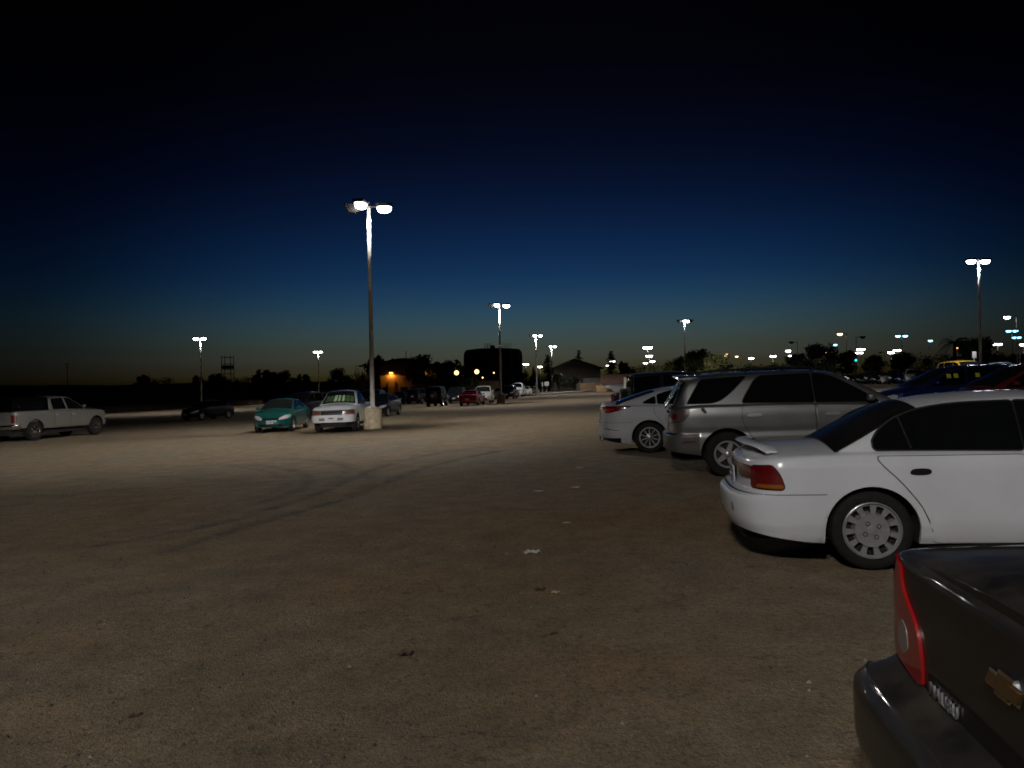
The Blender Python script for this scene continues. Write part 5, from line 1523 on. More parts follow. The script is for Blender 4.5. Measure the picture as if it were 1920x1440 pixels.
# ------------------------------------------------------------------ distant structures
M['tankwall'] = mat('tank_wall', (.036,.031,.026), .7, var=.3, scale=.6)
M['wallbrown'] = mat('brown_wall', (.16,.10,.055), .85, var=.2, scale=.8)
M['roofdark'] = mat('dark_roof', (.05,.04,.036), .85, var=.25, scale=1.5)
M['wallgrey'] = mat('grey_panel_wall', (.20,.19,.18), .8, var=.15, scale=1)
M['wallwhite'] = mat('white_wall', (.50,.50,.49), .8, var=.1, scale=1)
M['roofbrown'] = mat('brown_roof', (.20,.12,.09), .85, var=.25, scale=2)
M['steel'] = mat('dark_steel', (.04,.04,.042), .6, .4, var=.2)
M['tan'] = mat('tan_timber', (.36,.25,.15), .85, var=.25, scale=3)
M['signwhite'] = mat('sign_white', (.52,.52,.50), .6, var=.08)
def zat(px, py, Y): return far(px, py, Y).z
# water tank
Y = 200; c = far(925, 700, Y); g = gz(c.x, Y); top = zat(925, 653, Y); r = 7.6
tk = empty('water_tank', (c.x, Y, g)); H = top-g
mb = MB(); mb.lathe([(r,0),(r,H-2.2),(r*.995,H-1.9)], 64); mb.build('wall', M['tankwall'], tk)
mb = MB(); mb.lathe([(r*.995,H-1.9),(r*.985,H-1.3),(r*.955,H-.75),(r*.90,H-.38),(r*.6,H-.12),(.3,H)], 64); mb.build('roof', M['tankwall'], tk)
def railing(parent, x0, x1, y, z, h):
    mb = MB(); n = max(2, int((x1-x0)/.7))
    for i in range(n+1): x = x0+(x1-x0)*i/n; mb.tube([(x,y,z),(x,y,z+h)], .035, 5)
    for q in (.4, .7, 1): mb.tube([(x0,y,z+h*q),(x1,y,z+h*q)], .03, 5)
    mb.build('railing', M['steel'], parent)
railing(tk, -2.0, -.6, -2.5, H-.25, 1.35); railing(tk, 2.4, 4.6, -2.0, H-.3, 1.3); railing(tk, -2.0, -.6, -.8, H-.2, 1.35)
mb = MB(); mb.lathe([(.62,H-.2),(.62,H+.42),(.5,H+.62),(.2,H+.72),(.02,H+.74)], 16, 0, Matrix.Translation((0,-2,0))); mb.build('hatch', M['steel'], tk)
mb = MB()
for x in (-.22, .22): mb.tube([(x+4.6,-6.3,.3),(x+4.6,-6.3,H-.6)], .04, 5)
for i in range(30): mb.tube([(4.38,-6.3,.5+i*.34),(4.82,-6.3,.5+i*.34)], .025, 4)
mb.build('ladder', M['pole'], tk)
mb = MB(); mb.tube([(6.9,-3.6,.2),(6.9,-3.6,H-1.2),(6.6,-3.2,H-.5)], .14, 8); mb.build('overflow_pipe', M['pole'], tk)
tag(tk, 'big dark round water tank with railings and a hatch on top', 'water tank')
def mesh_box(name, x0, x1, y0, y1, z0, z1, m, parent): mb = MB(); mb.box(((x0+x1)/2,(y0+y1)/2,(z0+z1)/2),(x1-x0,y1-y0,z1-z0)); return mb.build(name, m, parent, smooth=False)
def openings(parent, spec):
    for nm, x, z, wd, h, m in spec:
        mb = MB(); mb.box((x,-.02,z),(wd+.16,.10,h+.16),0); mb.box((x,-.05,z),(wd,.10,h),1); mb.build(nm, [M['trim'], m], parent, smooth=False)
M['pane'] = mat('dark_pane', (.008,.009,.011), .08, var=.1)
M['doorgrey'] = mat('grey_door', (.12,.11,.10), .6)
# orange-lit building
Y = 175; a = far(713, 700, Y); b = far(800, 700, Y); g = gz(a.x, Y); wd = b.x-a.x; hw_ = zat(725, 682, Y)-g; hr = zat(757, 671.5, Y)-g
ob = empty('building', (a.x, Y, g))
mesh_box('wall', 0, wd, 0, 12, 0, hw_, M['wallbrown'], ob)
mb = MB(); n = 14
pts = [(wd*t, hw_+.02+(hr-hw_)*max(0, math.sin(PI*t))**.8) for t in np.linspace(-.02, 1.02, n+1)]
vs = [(x, -.5, z) for x, z in pts] + [(x, 12.5, z) for x, z in pts] + [(x, -.5, hw_-.18) for x, z in pts] + [(x, 12.5, hw_-.18) for x, z in pts]; k = n+1
fs = []
for i in range(n): fs += [(i,i+1,k+i+1,k+i), (2*k+i+1,2*k+i,3*k+i,3*k+i+1), (2*k+i,2*k+i+1,i+1,i), (k+i,k+i+1,3*k+i+1,3*k+i)]
mb.add(vs, fs); rf = mb.build('roof', M['roofdark'], ob, smooth=False)
for x, h in ((wd*.51, 1.75), (wd*.62, 1.1)): mb = MB(); mb.tube([(x,4,hr-.4),(x,4,hr+h)], .09 if h > 1.5 else .05, 6); mb.build('vent_stack' if h > 1.5 else 'antenna', M['steel'], rf)
openings(ob, [('door', wd*.245, 1.1, 1.0, 2.2, M['doorgrey']), ('window', wd*.10, 1.8, 1.1, 1.1, M['pane']), ('window', wd*.50, 1.8, 1.4, 1.1, M['pane']), ('window', wd*.72, 1.8, 1.4, 1.1, M['pane'])])
mb = MB(); mb.box((wd*.24-.75,-.12,1.9),(.22,.24,3.8)); mb.box((wd*.24+.75,-.12,1.9),(.22,.24,3.8)); mb.build('pilaster', M['wallbrown'], ob, smooth=False)
tag(ob, 'low brown building lit orange by a wall lamp, left of the water tank', 'building')
def wall_lamp(px, py, Y, m, energy, col, label, s=1.0, group=None):
    p = far(px, py, Y); mb = MB(); mb.rbox((0,.12,.14*s), (.55*s,.42*s,.16*s), .04*s)
    root = empty('wall_lamp', p); mb.build('lamp_hood', M['housing'], root)
    mb = MB(); mb.rbox((0,.04,-.02*s), (.52*s,.36*s,.20*s), .07*s); mb.build('lens', m, root)
    if energy: bulb(root, (0,-.25,-.20*s), energy, col, .1, 172, wide=True)
    tag(root, label, 'wall lamp', group); return root
wall_lamp(733, 699, Y-.35, M['lamporange'], 480, (1,.42,.06), 'bright orange lamp on the left half of the brown building', 1.5)
wall_lamp(804.5, 694.5, Y-.9, M['lamporange'], 160, (1,.45,.08), 'smaller orange lamp at the right end of the brown building', 1.0)
def flood(px, py, Y, label, s, energy=0, m='lampflood'):
    p = far(px, py, Y); g = gz(p.x, Y); root = empty('flood_light', (p.x, Y, g)); h = p.z-g
    mb = MB(); mb.tube([(0,.15,0),(0,.15,h+.1)], .07, 6); mb.build('post', M['steel'], root)
    mb = MB(); mb.lathe([(.05,-.3),(.2*s,-.2),(.29*s,0),(.30*s,.04)], 20, 0, Matrix.Translation((0,0,h)) @ Matrix.Rotation(PI/2,4,'X')); mb.build('housing', M['housing'], root)
    mb = MB(); mb.lathe([(.275*s,.03),(.27*s,.08),(.22*s,.14*s+.03),(.12*s,.19*s+.03),(.01,.21*s+.03)], 24, 0, Matrix.Translation((0,0,h)) @ Matrix.Rotation(PI/2,4,'X')); mb.build('lens', M[m], root)
    if energy: bulb(root, (0,-.3,h), energy, (1,.8,.45), .15, 150, (R(60),0,0), wide=True)
    tag(root, label, 'flood light', 'flood lights by the water tank'); return root
flood(856, 699, 158, 'left of two dazzling yellow-white flood lights, clear of the tank', 1.7, 90)
flood(894, 697, 160, 'right of two dazzling yellow-white flood lights, in front of the tank', 1.7, 90)
flood(926, 699, 165, 'small white flood light in front of the water tank', .55)
flood(905, 708, 160, 'dim low yellow light below the right yellow flood', .4, 12, 'lampwarm')
# small brown shed by the tank
Y = 168; a = far(897, 720, Y); g = gz(a.x, Y); sh = empty('shed', (a.x, Y, g))
mesh_box('wall', 0, 4.4, 0, 4, 0, 2.9, M['wallbrown'], sh); mesh_box('roof', -.3, 4.7, -.3, 4.3, 2.9, 3.1, M['roofdark'], sh); openings(sh, [('door', 2.2, 1.05, 1, 2.1, M['doorgrey'])])
tag(sh, 'small brown shed in front of the water tank, under the yellow floods', 'shed')
# gabled building
Y = 165; a = far(1038, 700, Y); b = far(1126, 700, Y); g = gz(a.x, Y); wd = b.x-a.x; he = zat(1042, 690.5, Y)-g; hp = zat(1078, 674, Y)-g
gb = empty('building', (a.x, Y, g))
mb = MB(); xm = wd*.45; he2 = zat(1124, 689, Y)-g
mb.add([(0,0,0),(wd,0,0),(wd,0,he2-.1),(xm,0,hp-.15),(0,0,he-.1),(0,14,0),(wd,14,0),(wd,14,he2-.1),(xm,14,hp-.15),(0,14,he-.1)], [(0,1,2,3,4),(9,8,7,6,5),(1,6,7,2),(0,4,9,5)])
mb.build('wall', M['tankwall'], gb, smooth=False)
mb = MB()
for (x0,z0,x1,z1) in ((-.7,he-.3,xm,hp),(wd+.7,he2-.3,xm,hp)):
    vs = [(x0,-.9,z0),(x1,-.9,z1),(x1,14.8,z1),(x0,14.8,z0)]; vs += [(x,y,z+.22) for x,y,z in vs]
    mb.add(vs, [(0,1,2,3),(7,6,5,4),(0,4,5,1),(1,5,6,2),(2,6,7,3),(3,7,4,0)])
mb.build('roof', M['roofdark'], gb, smooth=False)
mb = MB(); mb.box((wd*.80,-.06,1.6),(wd*.34,.12,2.3)); mb.build('wall_panel', M['wallgrey'], gb, smooth=False)
openings(gb, [('window', wd*.25, 1.7, 1.6, 1.1, M['pane']), ('door', wd*.52, 1.1, 1.0, 2.2, M['doorgrey'])])
tag(gb, 'dark gabled building with a pale grey panel at its lower right', 'building')
# low brown bank wall, kerbed walk, timber planter
Y = 158; a = far(1088, 722, Y); b = far(1132, 722, Y); g = gz(a.x, Y)
mb = MB(); mb.rbox(((b.x-a.x)/2,.5,.75),(b.x-a.x,1.0,1.6),.12); tag(mb.build('garden_wall', M['wallbrown'], None, (a.x, Y, g)), 'low brown wall below the grey panel of the gabled building', 'wall')
P0, P1 = Vector((3.2, 112)), Vector((17.0, 150)); d = (P1-P0).normalized(); nrm_ = Vector((-d.y, d.x)); mb = MB(); n = 12; vs = []
for i in range(n+1):
    p = P0 + (P1-P0)*i/n
    for off, dz in ((0,-.05),(0,.15),(.16,.155),(.17,.15),(5.2,.16),(5.2,-.05)): q = p+nrm_*off; vs.append((q.x, q.y, gz(q.x, q.y)+dz))
mb.add(vs, [(i*6+j, i*6+j+1, (i+1)*6+j+1, (i+1)*6+j) for i in range(n) for j in range(5)])
tag(mb.build('pavement', mat('pale_concrete', (.30,.28,.24), .9, var=.15, scale=1), smooth=False), 'pale kerbed walk across the end of the lot', kind='structure')
p = at(1128, 735.5); mb = MB(); mb.rbox((0,.6,.55), (1.5,1.2,1.1), .05); mb.rbox((.95,.9,.35), (.6,1.0,.7), .05); mb.box((0,.6,1.12),(1.3,1.0,.1),1)
tag(mb.build('planter', [M['tan'], M['under']], None, p), 'tan timber planter box at the end of the pale kerb', 'planter')
# brown-roofed shed on the right with white walls
Y = 125; a = far(1134, 720, Y); g = gz(a.x, Y); bw = empty('building', (a.x, Y, g)); ez = zat(1150, 718.5, Y)-g; rz = zat(1150, 701.5, Y)-g
mesh_box('wall', 0, 9, 0, 6, 0, ez, M['wallwhite'], bw)
mb = MB(); vs = [(-.3,-.4,ez-.1),(9.3,-.4,ez-.1),(9.3,3,rz),(-.3,3,rz),(-.3,6.4,ez-.1),(9.3,6.4,ez-.1)]; mb.add(vs, [(0,1,2,3),(3,2,5,4),(0,3,4),(1,5,2),(0,4,5,1)]); mb.build('roof', M['roofbrown'], bw, smooth=False)
tag(bw, 'long low building with brown roof and white wall behind the dark pickup', 'building')
Y = 118; a = far(1173, 712, Y); g = gz(a.x, Y); kb = empty('kiosk', (a.x, Y, g)); kz = zat(1180, 706.5, Y)-g
mesh_box('wall', 0, 1.9, 0, 2, 0, kz, M['wallwhite'], kb); mesh_box('roof', -.15, 2.05, -.15, 2.15, kz, kz+.12, M['roofdark'], kb)
openings(kb, [('window', .75, kz-.75, .6, .9, M['pane'])])
tag(kb, 'small white kiosk with a dark window left of the boxy black wagon', 'kiosk')
# lattice tower, pole and boards
Y = 235; c = far(427, 690, Y); g = c.z-6; z1 = zat(427, 667, Y)-g; zp0 = zat(427, 693, Y)-g; zp1 = zat(427, 682.5, Y)-g
tw = empty('lattice_tower', (c.x, Y, g)); mb = MB(); q = 1.35
for x in (-q, q):
    for y in (-q, q): mb.tube([(x*1.08,y,0),(x,y,z1 if x < 0 or y < 0 else z1)], .10, 6)
for z in (zp0-1.2, zp0, zp1, z1-.5):
    mb.tube([(-q,-q,z),(q,-q,z)], .07, 5); mb.tube([(-q,q,z),(q,q,z)], .07, 5); mb.tube([(-q,-q,z),(-q,q,z)], .07, 5); mb.tube([(q,-q,z),(q,q,z)], .07, 5)
mb.tube([(-q,-q,zp0-1.2),(q,-q,zp0-3.4)], .06, 5); mb.tube([(q,-q,zp0-1.2),(-q,-q,zp0-3.4)], .06, 5)
mb.build('frame', M['steel'], tw)
mb = MB(); mb.box((0,0,(zp0+zp1)/2-.1),(2*q+.15,2*q+.15,(zp1-zp0)*.62)); mb.build('platform', M['steel'], tw, smooth=False)
tag(tw, 'dark lattice tower with a platform on the far bank', 'tower')
Y = 290; c = far(126, 700, Y); mb = MB(); hz = zat(125, 680, Y)-c.z+9; mb.tube([(0,0,0),(0,0,hz)], [.16,.11], 6); mb.tube([(-1,0,hz-.5),(1,0,hz-.5)], .07, 5); mb.tube([(-.8,0,hz-1.4),(.8,0,hz-1.4)], .06, 5)
tag(mb.build('utility_pole', M['steel'], None, (c.x, Y, c.z-9)), 'thin dark utility pole far off above the silver pickup', 'utility pole')
def sign(px, py, Y, w_, h_, label, name='sign'):
    p = far(px, py, Y); g = gz(p.x, Y); root = empty(name, (p.x, Y, g)); h = p.z-g
    mb = MB(); mb.tube([(0,.04,0),(0,.04,h+h_*.4)], .035, 6); mb.build('post', M['pole'], root)
    mb = MB(); mb.rbox((0,0,h), (w_,.03,h_), .012); mb.build('board', M['signwhite'], root)
    tag(root, label, 'sign'); return root
sign(1913, 656, 46, .34, .46, 'white sign on a pale post at the right edge of the photo')
sign(1827, 665, 60, .32, .50, 'faint narrow sign left of the tall right lamp post')
sign(1025, 719.5, 128, .75, .68, 'square white board beside the last lamp base of the row')
sign(1017, 720, 130, .22, .7, 'narrow white board left of the square white board')
def signal(px, py, Y, label):
    p = far(px, py, Y); g = gz(p.x, Y); root = empty('traffic_light', (p.x, Y, g)); h = p.z-g
    mb = MB(); mb.tube([(0,.25,0),(0,.25,h+.9)], .10, 8); mb.build('post', M['steel'], root)
    mb = MB(); mb.rbox((0,0,h+.42), (.4,.3,1.2), .05); ho = mb.build('housing', M['trim'], root)
    for i, m in enumerate((M['lampcyan'], M['lampoff'], M['lampoff'])):
        mb = MB(); mb.lathe([(.17,.14),(.17,.18),(.12,.23),(.02,.25)], 20, 0, Matrix.Translation((0,0,h+i*.38)) @ Matrix.Rotation(PI/2,4,'X')); mb.build('signal_lens', m, ho)
    tag(root, label, 'traffic light', 'green traffic lights'); return root
signal(1604, 675.5, 118, 'larger and nearer of two green traffic lights')
signal(1580, 688, 150, 'smaller and lower of two green traffic lights')
# ------------------------------------------------------------------ the lit lamp posts
LW, LV, LB, LY = M['lamp'], M['lampviolet'], M['lampblue'], M['lampwarm']
GL = 'tall lamp posts of the lot'
EN = 8800
WARM = (1, .955, .90); COOL = (.93, .93, 1)
three = [(-105,.75,LW),(4,.66,LW),(176,.66,None)]
p = at(699.5, 803.5); lamp_post(p, 9.4, three, 'tallest nearest lamp post, between the white pickup and the open dirt', group=GL, energy=EN, col=WARM)
lamp_post((-3.5,-7,gz(-3.5,-7)), 9.0, [(-105,.75,LW),(4,.66,LW),(104,.9,LW)], 'lamp post standing behind the viewer, out of the frame', group=GL, energy=EN*0.67, col=WARM, boost=14)  # forward head and its boost are added to brighten the left-hand vehicles
for px, py, lb in ((939.5,756.8,'second lamp post of the row, beside the red coupe'), (1007,741.5,'third lamp post of the row, at the end of the parked cars'), (1035.5,735.8,'fourth and last lamp post of the row, left of the gabled building')):
    lamp_post(at(px, py), 9.0, three, lb, group=GL, energy=EN, col=WARM)
two = [(-20,.5,LW),(200,.5,LW)]
lamp_at(375.5, 634, 9.0, two, 'leftmost lit lamp post, rising behind the black sedan', group=GL, energy=EN, col=WARM)
lamp_at(596.5, 659, 9.0, two, 'lit lamp post above the teal sedan, farther than its left neighbour', group=GL, energy=EN, col=WARM)
lamp_at(1835, 488, 9.0, [(186,.56,LV),(2,.46,LV)], 'tall lamp post on the right over the red car', group=GL, energy=EN*.9, col=COOL)
lamp_at(1283, 601, 9.0, [(-90,.3,LW),(10,.45,LW),(172,.62,None),(8,.78,None)], 'lamp post rising behind the silver SUV, among the olive trees', group=GL, energy=EN, col=COOL, wide=True)
GD = 'small distant lamps of the far lots'
DH = 8.5
for px, py, H, hd, lb, kw in [
    (986,682,DH,two,'distant white lamp right of the water tank, nearer of two',{}),
    (1013,687,DH,two,'distant white lamp between two posts of the row, left of the gabled building',{}),
    (1148,676,DH,two,'distant white lamp before the fir, higher of two',{'energy':400}),
    (1140.5,685,DH,two,'distant white lamp before the fir, lower left of two',{}),
    (1214,650.5,DH,two,'highest lamp of the distant cluster of four',{'energy':400}),
    (1217,666.5,DH,two,'second highest lamp of the distant cluster of four',{}),
    (1223,677,DH,two,'lower right lamp of the distant cluster of four',{}),
    (1210.5,680,DH,two,'lower left lamp of the distant cluster of four',{}),
    (1408,671,DH,two,'distant white lamp over the silver SUV, left of two',{}),
    (1449,667,DH,two,'distant white lamp over the silver SUV, right of two',{}),
    (1477,656.5,7,[(0,.1,LV)],'upper one of two small white lights beside the wide black tree',{}),
    (1481,666,7,[(0,.1,LV)],'lower one of two small white lights beside the wide black tree',{}),
    (1614,654,DH,[(0,.6,LV),(180,.6,LV)],'upper pair of white lamps left of the far cars',{}),
    (1611,660.5,DH,[(0,.6,LV),(180,.6,LV)],'lower pair of white lamps left of the far cars',{}),
    (1682,656,DH,[(0,.55,LV),(180,.55,LV)],'bright white double lamp above a small oval tree',{}),
    (1671,659.5,7,[(0,.3,LV),(180,.3,LW)],'smaller white lamp just left of the bright double lamp',{}),
    (1870.5,644,DH,[(0,.6,LV),(180,.6,LV)],'white double lamp above the right end of the black grove',{}),
    (1919,645,DH,[(180,.4,LV)],'white lamp cut by the right edge of the photo',{}),
    (1690.5,628.5,9.5,[(0,.75,LB),(180,.75,LB)],'blue double lamp on a tall pole over the far cars',{'scale':1.6}),
    (1742,637.5,9.5,[(0,.3,LB)],'single blue lamp left of the palm',{}),
    (1569.5,645,9,[(180,.5,LB)],'pale blue single lamp left of the green signals',{}),
    (1898,619,10,[(0,.65,LB),(180,.75,LB)],'upper of two blue double lamps near the right edge',{'scale':1.6}),
    (1906,631.5,10,[(0,.6,LB),(180,.6,LB)],'lower of two blue double lamps near the right edge',{'scale':1.6})]:
    lamp_at(px, py, H, hd, lb, group=GD, block=False, pr=.07, col=COOL, **{**{'scale': 1.6}, **kw})
def curve(px, py, H, az, lm, lb, group=None, sc=1.2, **k): return lamp_at(px, py, H, [(az,1.25,lm)], lb, group=group, block=False, pr=.07, scale=sc, **k)
curve(1906, 593, 8.5, 180, LV, 'single white lamp on an arm near the right edge, over the blue lamps')
curve(1587, 624.5, 9.5, 180, LY, 'warm yellow street lamp on an arm right of the orange one', sc=1.6)
curve(1389, 667.5, 8, 180, LY, 'small warm yellow street lamp over the olive trees', sc=1.4)
GU = 'unlit lamp heads against the sky'
for px, py, az, lb in ((1495,641.5,180,'unlit lamp on an arm left of the orange lamp'), (1605,632,0,'unlit lamp on an arm above the green signals'), (1658,660.5,180,'faint unlit lamp on an arm above the far cars'), (667,686,0,'unlit lamp on an arm left of the big foreground post')):
    curve(px, py, 8.5, az, None, lb, GU, 1.35)
for px, py, lb in ((1362,663,'orange lamp above the yellowish tree'), (1548,659,'bright orange lamp beside the wide black tree'), (1793,651.5,'orange lamp shining in front of the black grove')):
    lamp_at(px, py, 7, [(-90,.2,M['lamporange'] if px != 1548 else M['lampflood'])], lb, group='orange lamps on the right', block=False, pr=.06, scale=1.1)
lamp_at(1360, 667.5, 6.5, [(0,.1,LV)], 'tiny white lamp just under the orange one above the yellowish tree', group=GD, block=False, pr=.06, scale=.8)

# ------------------------------------------------------------------ the vehicles in their places
def hd(t): return (math.cos(R(t)), -math.sin(R(t)))
GRR = 'cars parked in the row on the right'
root, s = white_sedan(); p = at(1636, 1066); place(root, (p.x, p.y), (0, -(s.hw-s.tw/2)), hd(9.5))
tag(root, 'white sedan with a boot spoiler, black tinted windows and a silver hubcap', 'car', GRR)
root, s = silver_suv(); p = at(1366, 893); place(root, (p.x, p.y), (0, -(s.hw-s.tw/2)), hd(10))
tag(root, 'silver SUV with roof rails and grey lower body, between two white sedans', 'car', GRR)
root, s = pearl_sedan(); p = at(1219, 848.5); place(root, (p.x, p.y), (0, -(s.hw-s.tw/2)), hd(6))
tag(root, 'farther white sedan with long red tail lamp, beyond the silver SUV', 'car', GRR)
root, s = grey_sedan(); place(root, (1.10, 1.69), (s.xr+.135, 0), hd(8))
tag(root, 'dusty charcoal sedan cut by the corner, with a gold emblem on its boot', 'car', GRR)
vehicle('jeep', None, (4.25, 24.2), ('rear','c'), hd(2), 'boxy black off-road wagon with spare wheel, behind the farther white sedan', 'car', GRR)
GLL = 'vehicles parked on the left'
root, s = crew_pickup(); a, b = at(64, 826), at(175, 815.5); v = b-a
place(root, (a.x, a.y), (0, -(s.hw-.13)), (v.x, v.y)); tag(root, 'silver four-door pickup with a black bed canopy at the left edge', 'pickup truck', GLL); root.scale = (1, 1, 1.05)
root, s = white_pickup(); p = at(668, 808); place(root, (p.x, p.y), (s.wb, (s.hw-.1)), (-.03, -1))
tag(root, 'white two-door pickup with a green and white sunshade', 'pickup truck', GLL); root.scale = (1, 1.02, 1.075)
bpy.context.view_layer.update()
# folded sunshade standing inside the pickup's windscreen
mb = MB(); n = 28
for i in range(n):
    v0, v1 = -.83+1.66*i/n, -.83+1.66*(i+1)/n
    z = [] 
    for v, k in ((v0, i), (v1, i+1)):
        for x in (2.42, 1.95): z.append(s.top(x, v, .003 if True else 0))
    j = (i/n)*7.2; lobe = int(j); fr = j-lobe
    mi = 1 if (lobe in (2,3,4) and .25 < fr < .85) else (2 if fr < .2 else 0)
    mb.add([z[0], z[2], z[3], z[1]], [(0,1,2,3)], mi)
def shade_mat(nm, a, b): 
    m, nt, bs = nodes(nm); r, nn, tc_ = noise_mix(nt, a, .5, 14); r.color_ramp.elements[1].color = (*b, 1); nt.links.new(r.outputs[0], bs.inputs['Base Color']); bs.inputs['Roughness'].default_value = .6; return m
so = mb.build('sunshade', [shade_mat('shade_green', (.03,.12,.04), (.14,.26,.10)), shade_mat('shade_pale', (.55,.75,.45), (.88,.92,.72)), shade_mat('shade_dark', (.02,.05,.03), (.05,.10,.05))])
so.matrix_world = root.matrix_world.copy(); tag(so, 'green and white patterned sunshade behind the white pickup windshield', 'sunshade')
p = at(549, 808); vehicle('sedan', M['p_teal'], (p.x, p.y), ('front','l'), (.04, -1), 'teal sedan facing the viewer, left of the white pickup', 'car', GLL)
p = at(379, 788); vehicle('sedan', M['p_black'], (p.x, p.y), ('front','l'), (-.42, -1), 'small black sedan under the leftmost lit lamp post', 'car', GLL)
p = far(548, 760, 47); vehicle('suv', M['p_black'], (p.x, p.y), ('front','c'), (-.25, -1), 'dark SUV mostly hidden behind the teal sedan', 'car', GLL)
p = far(607, 760, 56); vehicle('sedan', M['p_navy'], (p.x, p.y), ('front','c'), (-.1, -1), 'dark sedan showing between the teal sedan and the white pickup', 'car', GLL)
p = far(690, 760, 53); vehicle('suv', M['p_black'], (p.x, p.y), ('front','c'), (.0, -1), 'dark SUV behind the white pickup bed', 'car', GLL)
p = at(727, 781); vehicle('sedan', M['p_navy'], (p.x, p.y), ('front','l'), (-.12, -1), 'blackish sedan just right of the concrete lamp base', 'car', GLL)
p = at(745, 758.5); vehicle('sedan', M['p_black'], (p.x, p.y), ('front','c'), (-.1, -1), 'black sedan beyond the concrete lamp base, left of the wide dark car', 'car', GLL)
p = at(779, 757.5); vehicle('suv', M['p_black'], (p.x, p.y), ('rear','c'), (.25, 1), 'wide dark car left of the boxy wagon with a pale roof edge', 'car', GLL)
p = at(830, 762); r_ = vehicle('jeep', None, (p.x, p.y), ('rear','r'), (.12, 1), 'boxy black wagon with spare wheel, left of the red coupe', 'car', GLL)
p = at(853, 757); vehicle('suv', M['p_navy'], (p.x, p.y), ('front','c'), (-.05, -1), 'dark SUV with bright lamps between boxy wagon and red coupe', 'car', GLL)
p = at(897, 760); vehicle('coupe', None, (p.x, p.y), ('rear','r'), (.16, 1), 'red coupe seen from behind with a rear wing', 'car', GLL)
p = at(921, 756); vehicle('suv', M['p_tan'], (p.x, p.y), ('front','l'), (-.05, -1), 'pale minivan right behind the red coupe', 'car', GLL)
p = at(938, 748.5); vehicle('sedan', M['p_tan'], (p.x, p.y), ('front','c'), (-.05, -1), 'pale sedan hidden behind the second concrete lamp base', 'car', GLL)
p = at(964, 747.5); vehicle('suv', M['p_black'], (p.x, p.y), ('front','l'), (-.12, -1), 'dark SUV right of the second concrete lamp base', 'car', GLL)
p = at(980, 743.5); vehicle('suv', M['p_white'], (p.x, p.y), ('front','l'), (-.12, -1), 'tall white van behind the dark SUV near the third lamp post', 'van', GLL).scale = (1.05,1.0,1.18)
p = at(993, 741.5); vehicle('sedan', M['p_tan'], (p.x, p.y), ('front','l'), (-.15, -1), 'pale sedan at the far end of the row, left of the third lamp post', 'car', GLL)
p = at(1003, 739); vehicle('sedan', M['p_grey'], (p.x, p.y), ('front','l'), (-.15, -1), 'last dark sedan of the left row, at the third lamp base', 'car', GLL)
# dark pickup beyond the boxy wagon on the right
root, s = pickup(); k = CarKit(root, s, M['p_navy']); k.glass([(1.22,1.05),(1.19,1.465),(1.66,1.475),(1.9,1.37),(2.30,1.03)], it=1)
k.lamp('taillight', [(.62,1.0),(s.a_of(-.98),1.0),(s.a_of(-.98),.70),(.62,.70)], M['red'], .012, it=0); common(k, dict(rearglass=(1.0,1.09,.78,.8), windscreen=(2.49,1.87,.9,.87), mirror=(2.18,1.1)))
bumper_band(k, 'rear_bumper', -.75, .56, M['chrome'], off=.02, lo=lambda u: .42); add_wheels(root, s, ('spoke',5,.6), M['alloy'], 28)
place(root, (3.75, 29.0), (s.xr, 0), hd(6)); root.scale = (1.12,)*3; tag(root, 'dark pickup tail with red lamp, beyond the farther white sedan', 'pickup truck', GRR)
GO = 'cars in the next row on the right'
vehicle('suv', M['p_maroon'], (11.0, 20.0), ('nose','c'), (-1, .06), 'dark red SUV behind the white sedan roof, at the right edge', 'car', GO).scale = (1,1,.96)
vehicle('suv', M['p_blue'], (11.5, 24.2), ('nose','c'), (-1, .06), 'blue SUV with yellow stickers in its windows, left of the dark red one', 'car', GO).scale = (1.05,1,.97)
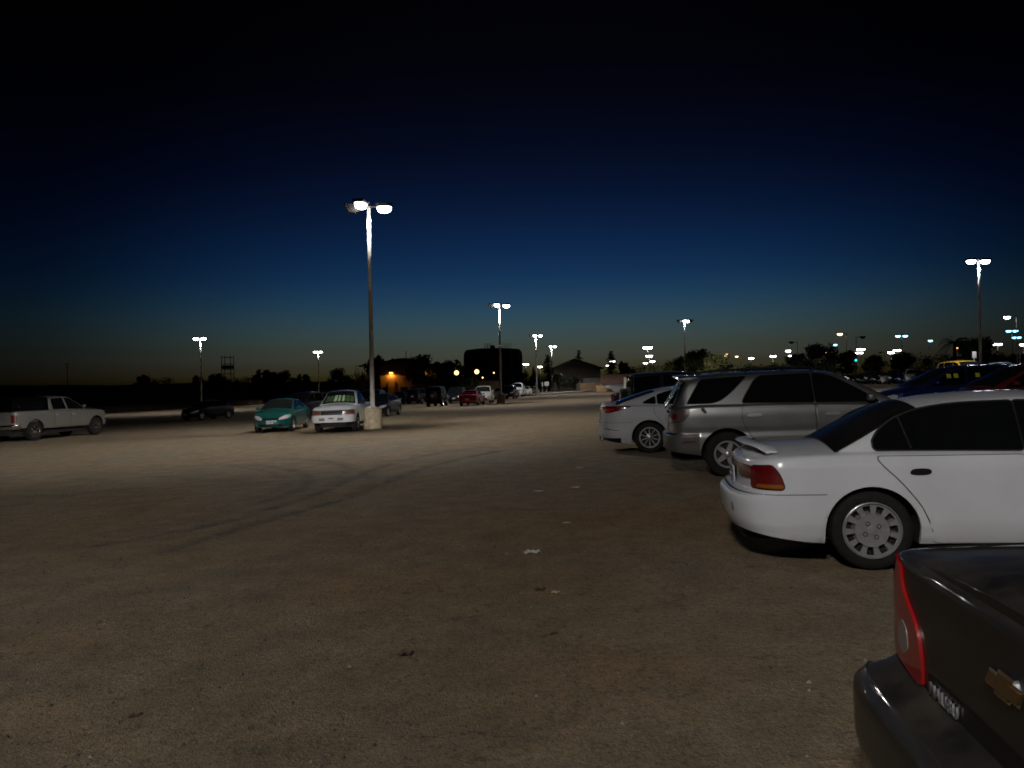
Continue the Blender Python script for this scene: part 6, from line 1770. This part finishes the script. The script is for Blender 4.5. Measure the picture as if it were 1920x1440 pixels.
vehicle('suv', M['p_silver'], (9.7, 31.5), ('tail','c'), (1, -.04), 'pale silver SUV whose roof shows just over the near silver SUV bonnet', 'car', GO)
p = far(1830, 690, 58); vehicle('suv', M['p_yellow'], (p.x, p.y), ('front','c'), (.05, -1), 'yellow van over the blue SUV, behind the tall right lamp post', 'van', GO).scale = (1.1,1.2,1.27)
p = far(1876, 690, 50); vehicle('suv', M['p_silver'], (p.x, p.y), ('front','c'), (-.6, -1), 'pale car roof between the yellow van and the dark red SUV', 'car', GO).scale = (1,1,1.1)
GF = 'tiny parked cars in the far right lot'
FAR = [('sedan','p_black',1618,104,'leftmost tiny dark car beside the signal post'), ('suv','p_grey',1633,100,'second tiny car of the far row, dark grey'), ('sedan','p_navy',1648,97,'third tiny car of the far row, dull and dark'),
       ('sedan','p_tan',1664,95,'tiny pale car right of the third dark one'), ('suv','p_black',1679,93,'tiny dark SUV in the middle of the far row'), ('sedan','p_blue',1695,92,'tiny blue car in the far row'), ('suv','p_tan',1713,90,'tiny pale SUV right of the tiny blue car'), ('sedan','p_black',1731,88,'rightmost tiny dark car of the far row')]
for kind, pm, px, Y, lb in FAR:
    p = far(px, 705, Y); vehicle(kind, M[pm], (p.x, p.y), ('front','c'), (-.45, -1), lb, 'car', GF)
# stickers in the blue car's side windows
for o in [q for q in COL.objects if q.get('label', '').startswith('blue SUV with')]:
    sh = PROTO['suv'][1]; mb = MB(); m_ = mat('yellow_sticker', (.55,.55,.05), .6)
    for x in (1.55, 1.75, .95): patch(lambda u, w_, of: sh.side(u, w_, of, 1), [(x-.06,1.32),(x-.06,1.45),(x+.06,1.45),(x+.06,1.32)], .012, mb, 0, 4, 2)
    mb.build('window_sticker', m_, o)

# ------------------------------------------------------------------ render settings
scene.view_settings.view_transform = 'Standard'; scene.view_settings.look = 'None'; scene.view_settings.exposure = 0; scene.view_settings.gamma = 1
scene.render.engine = 'CYCLES'
scene.cycles.use_denoising = True
scene.cycles.max_bounces = 6; scene.cycles.transparent_max_bounces = 6
scene.cycles.filter_width = 1.7
scene.cycles.use_light_tree = True
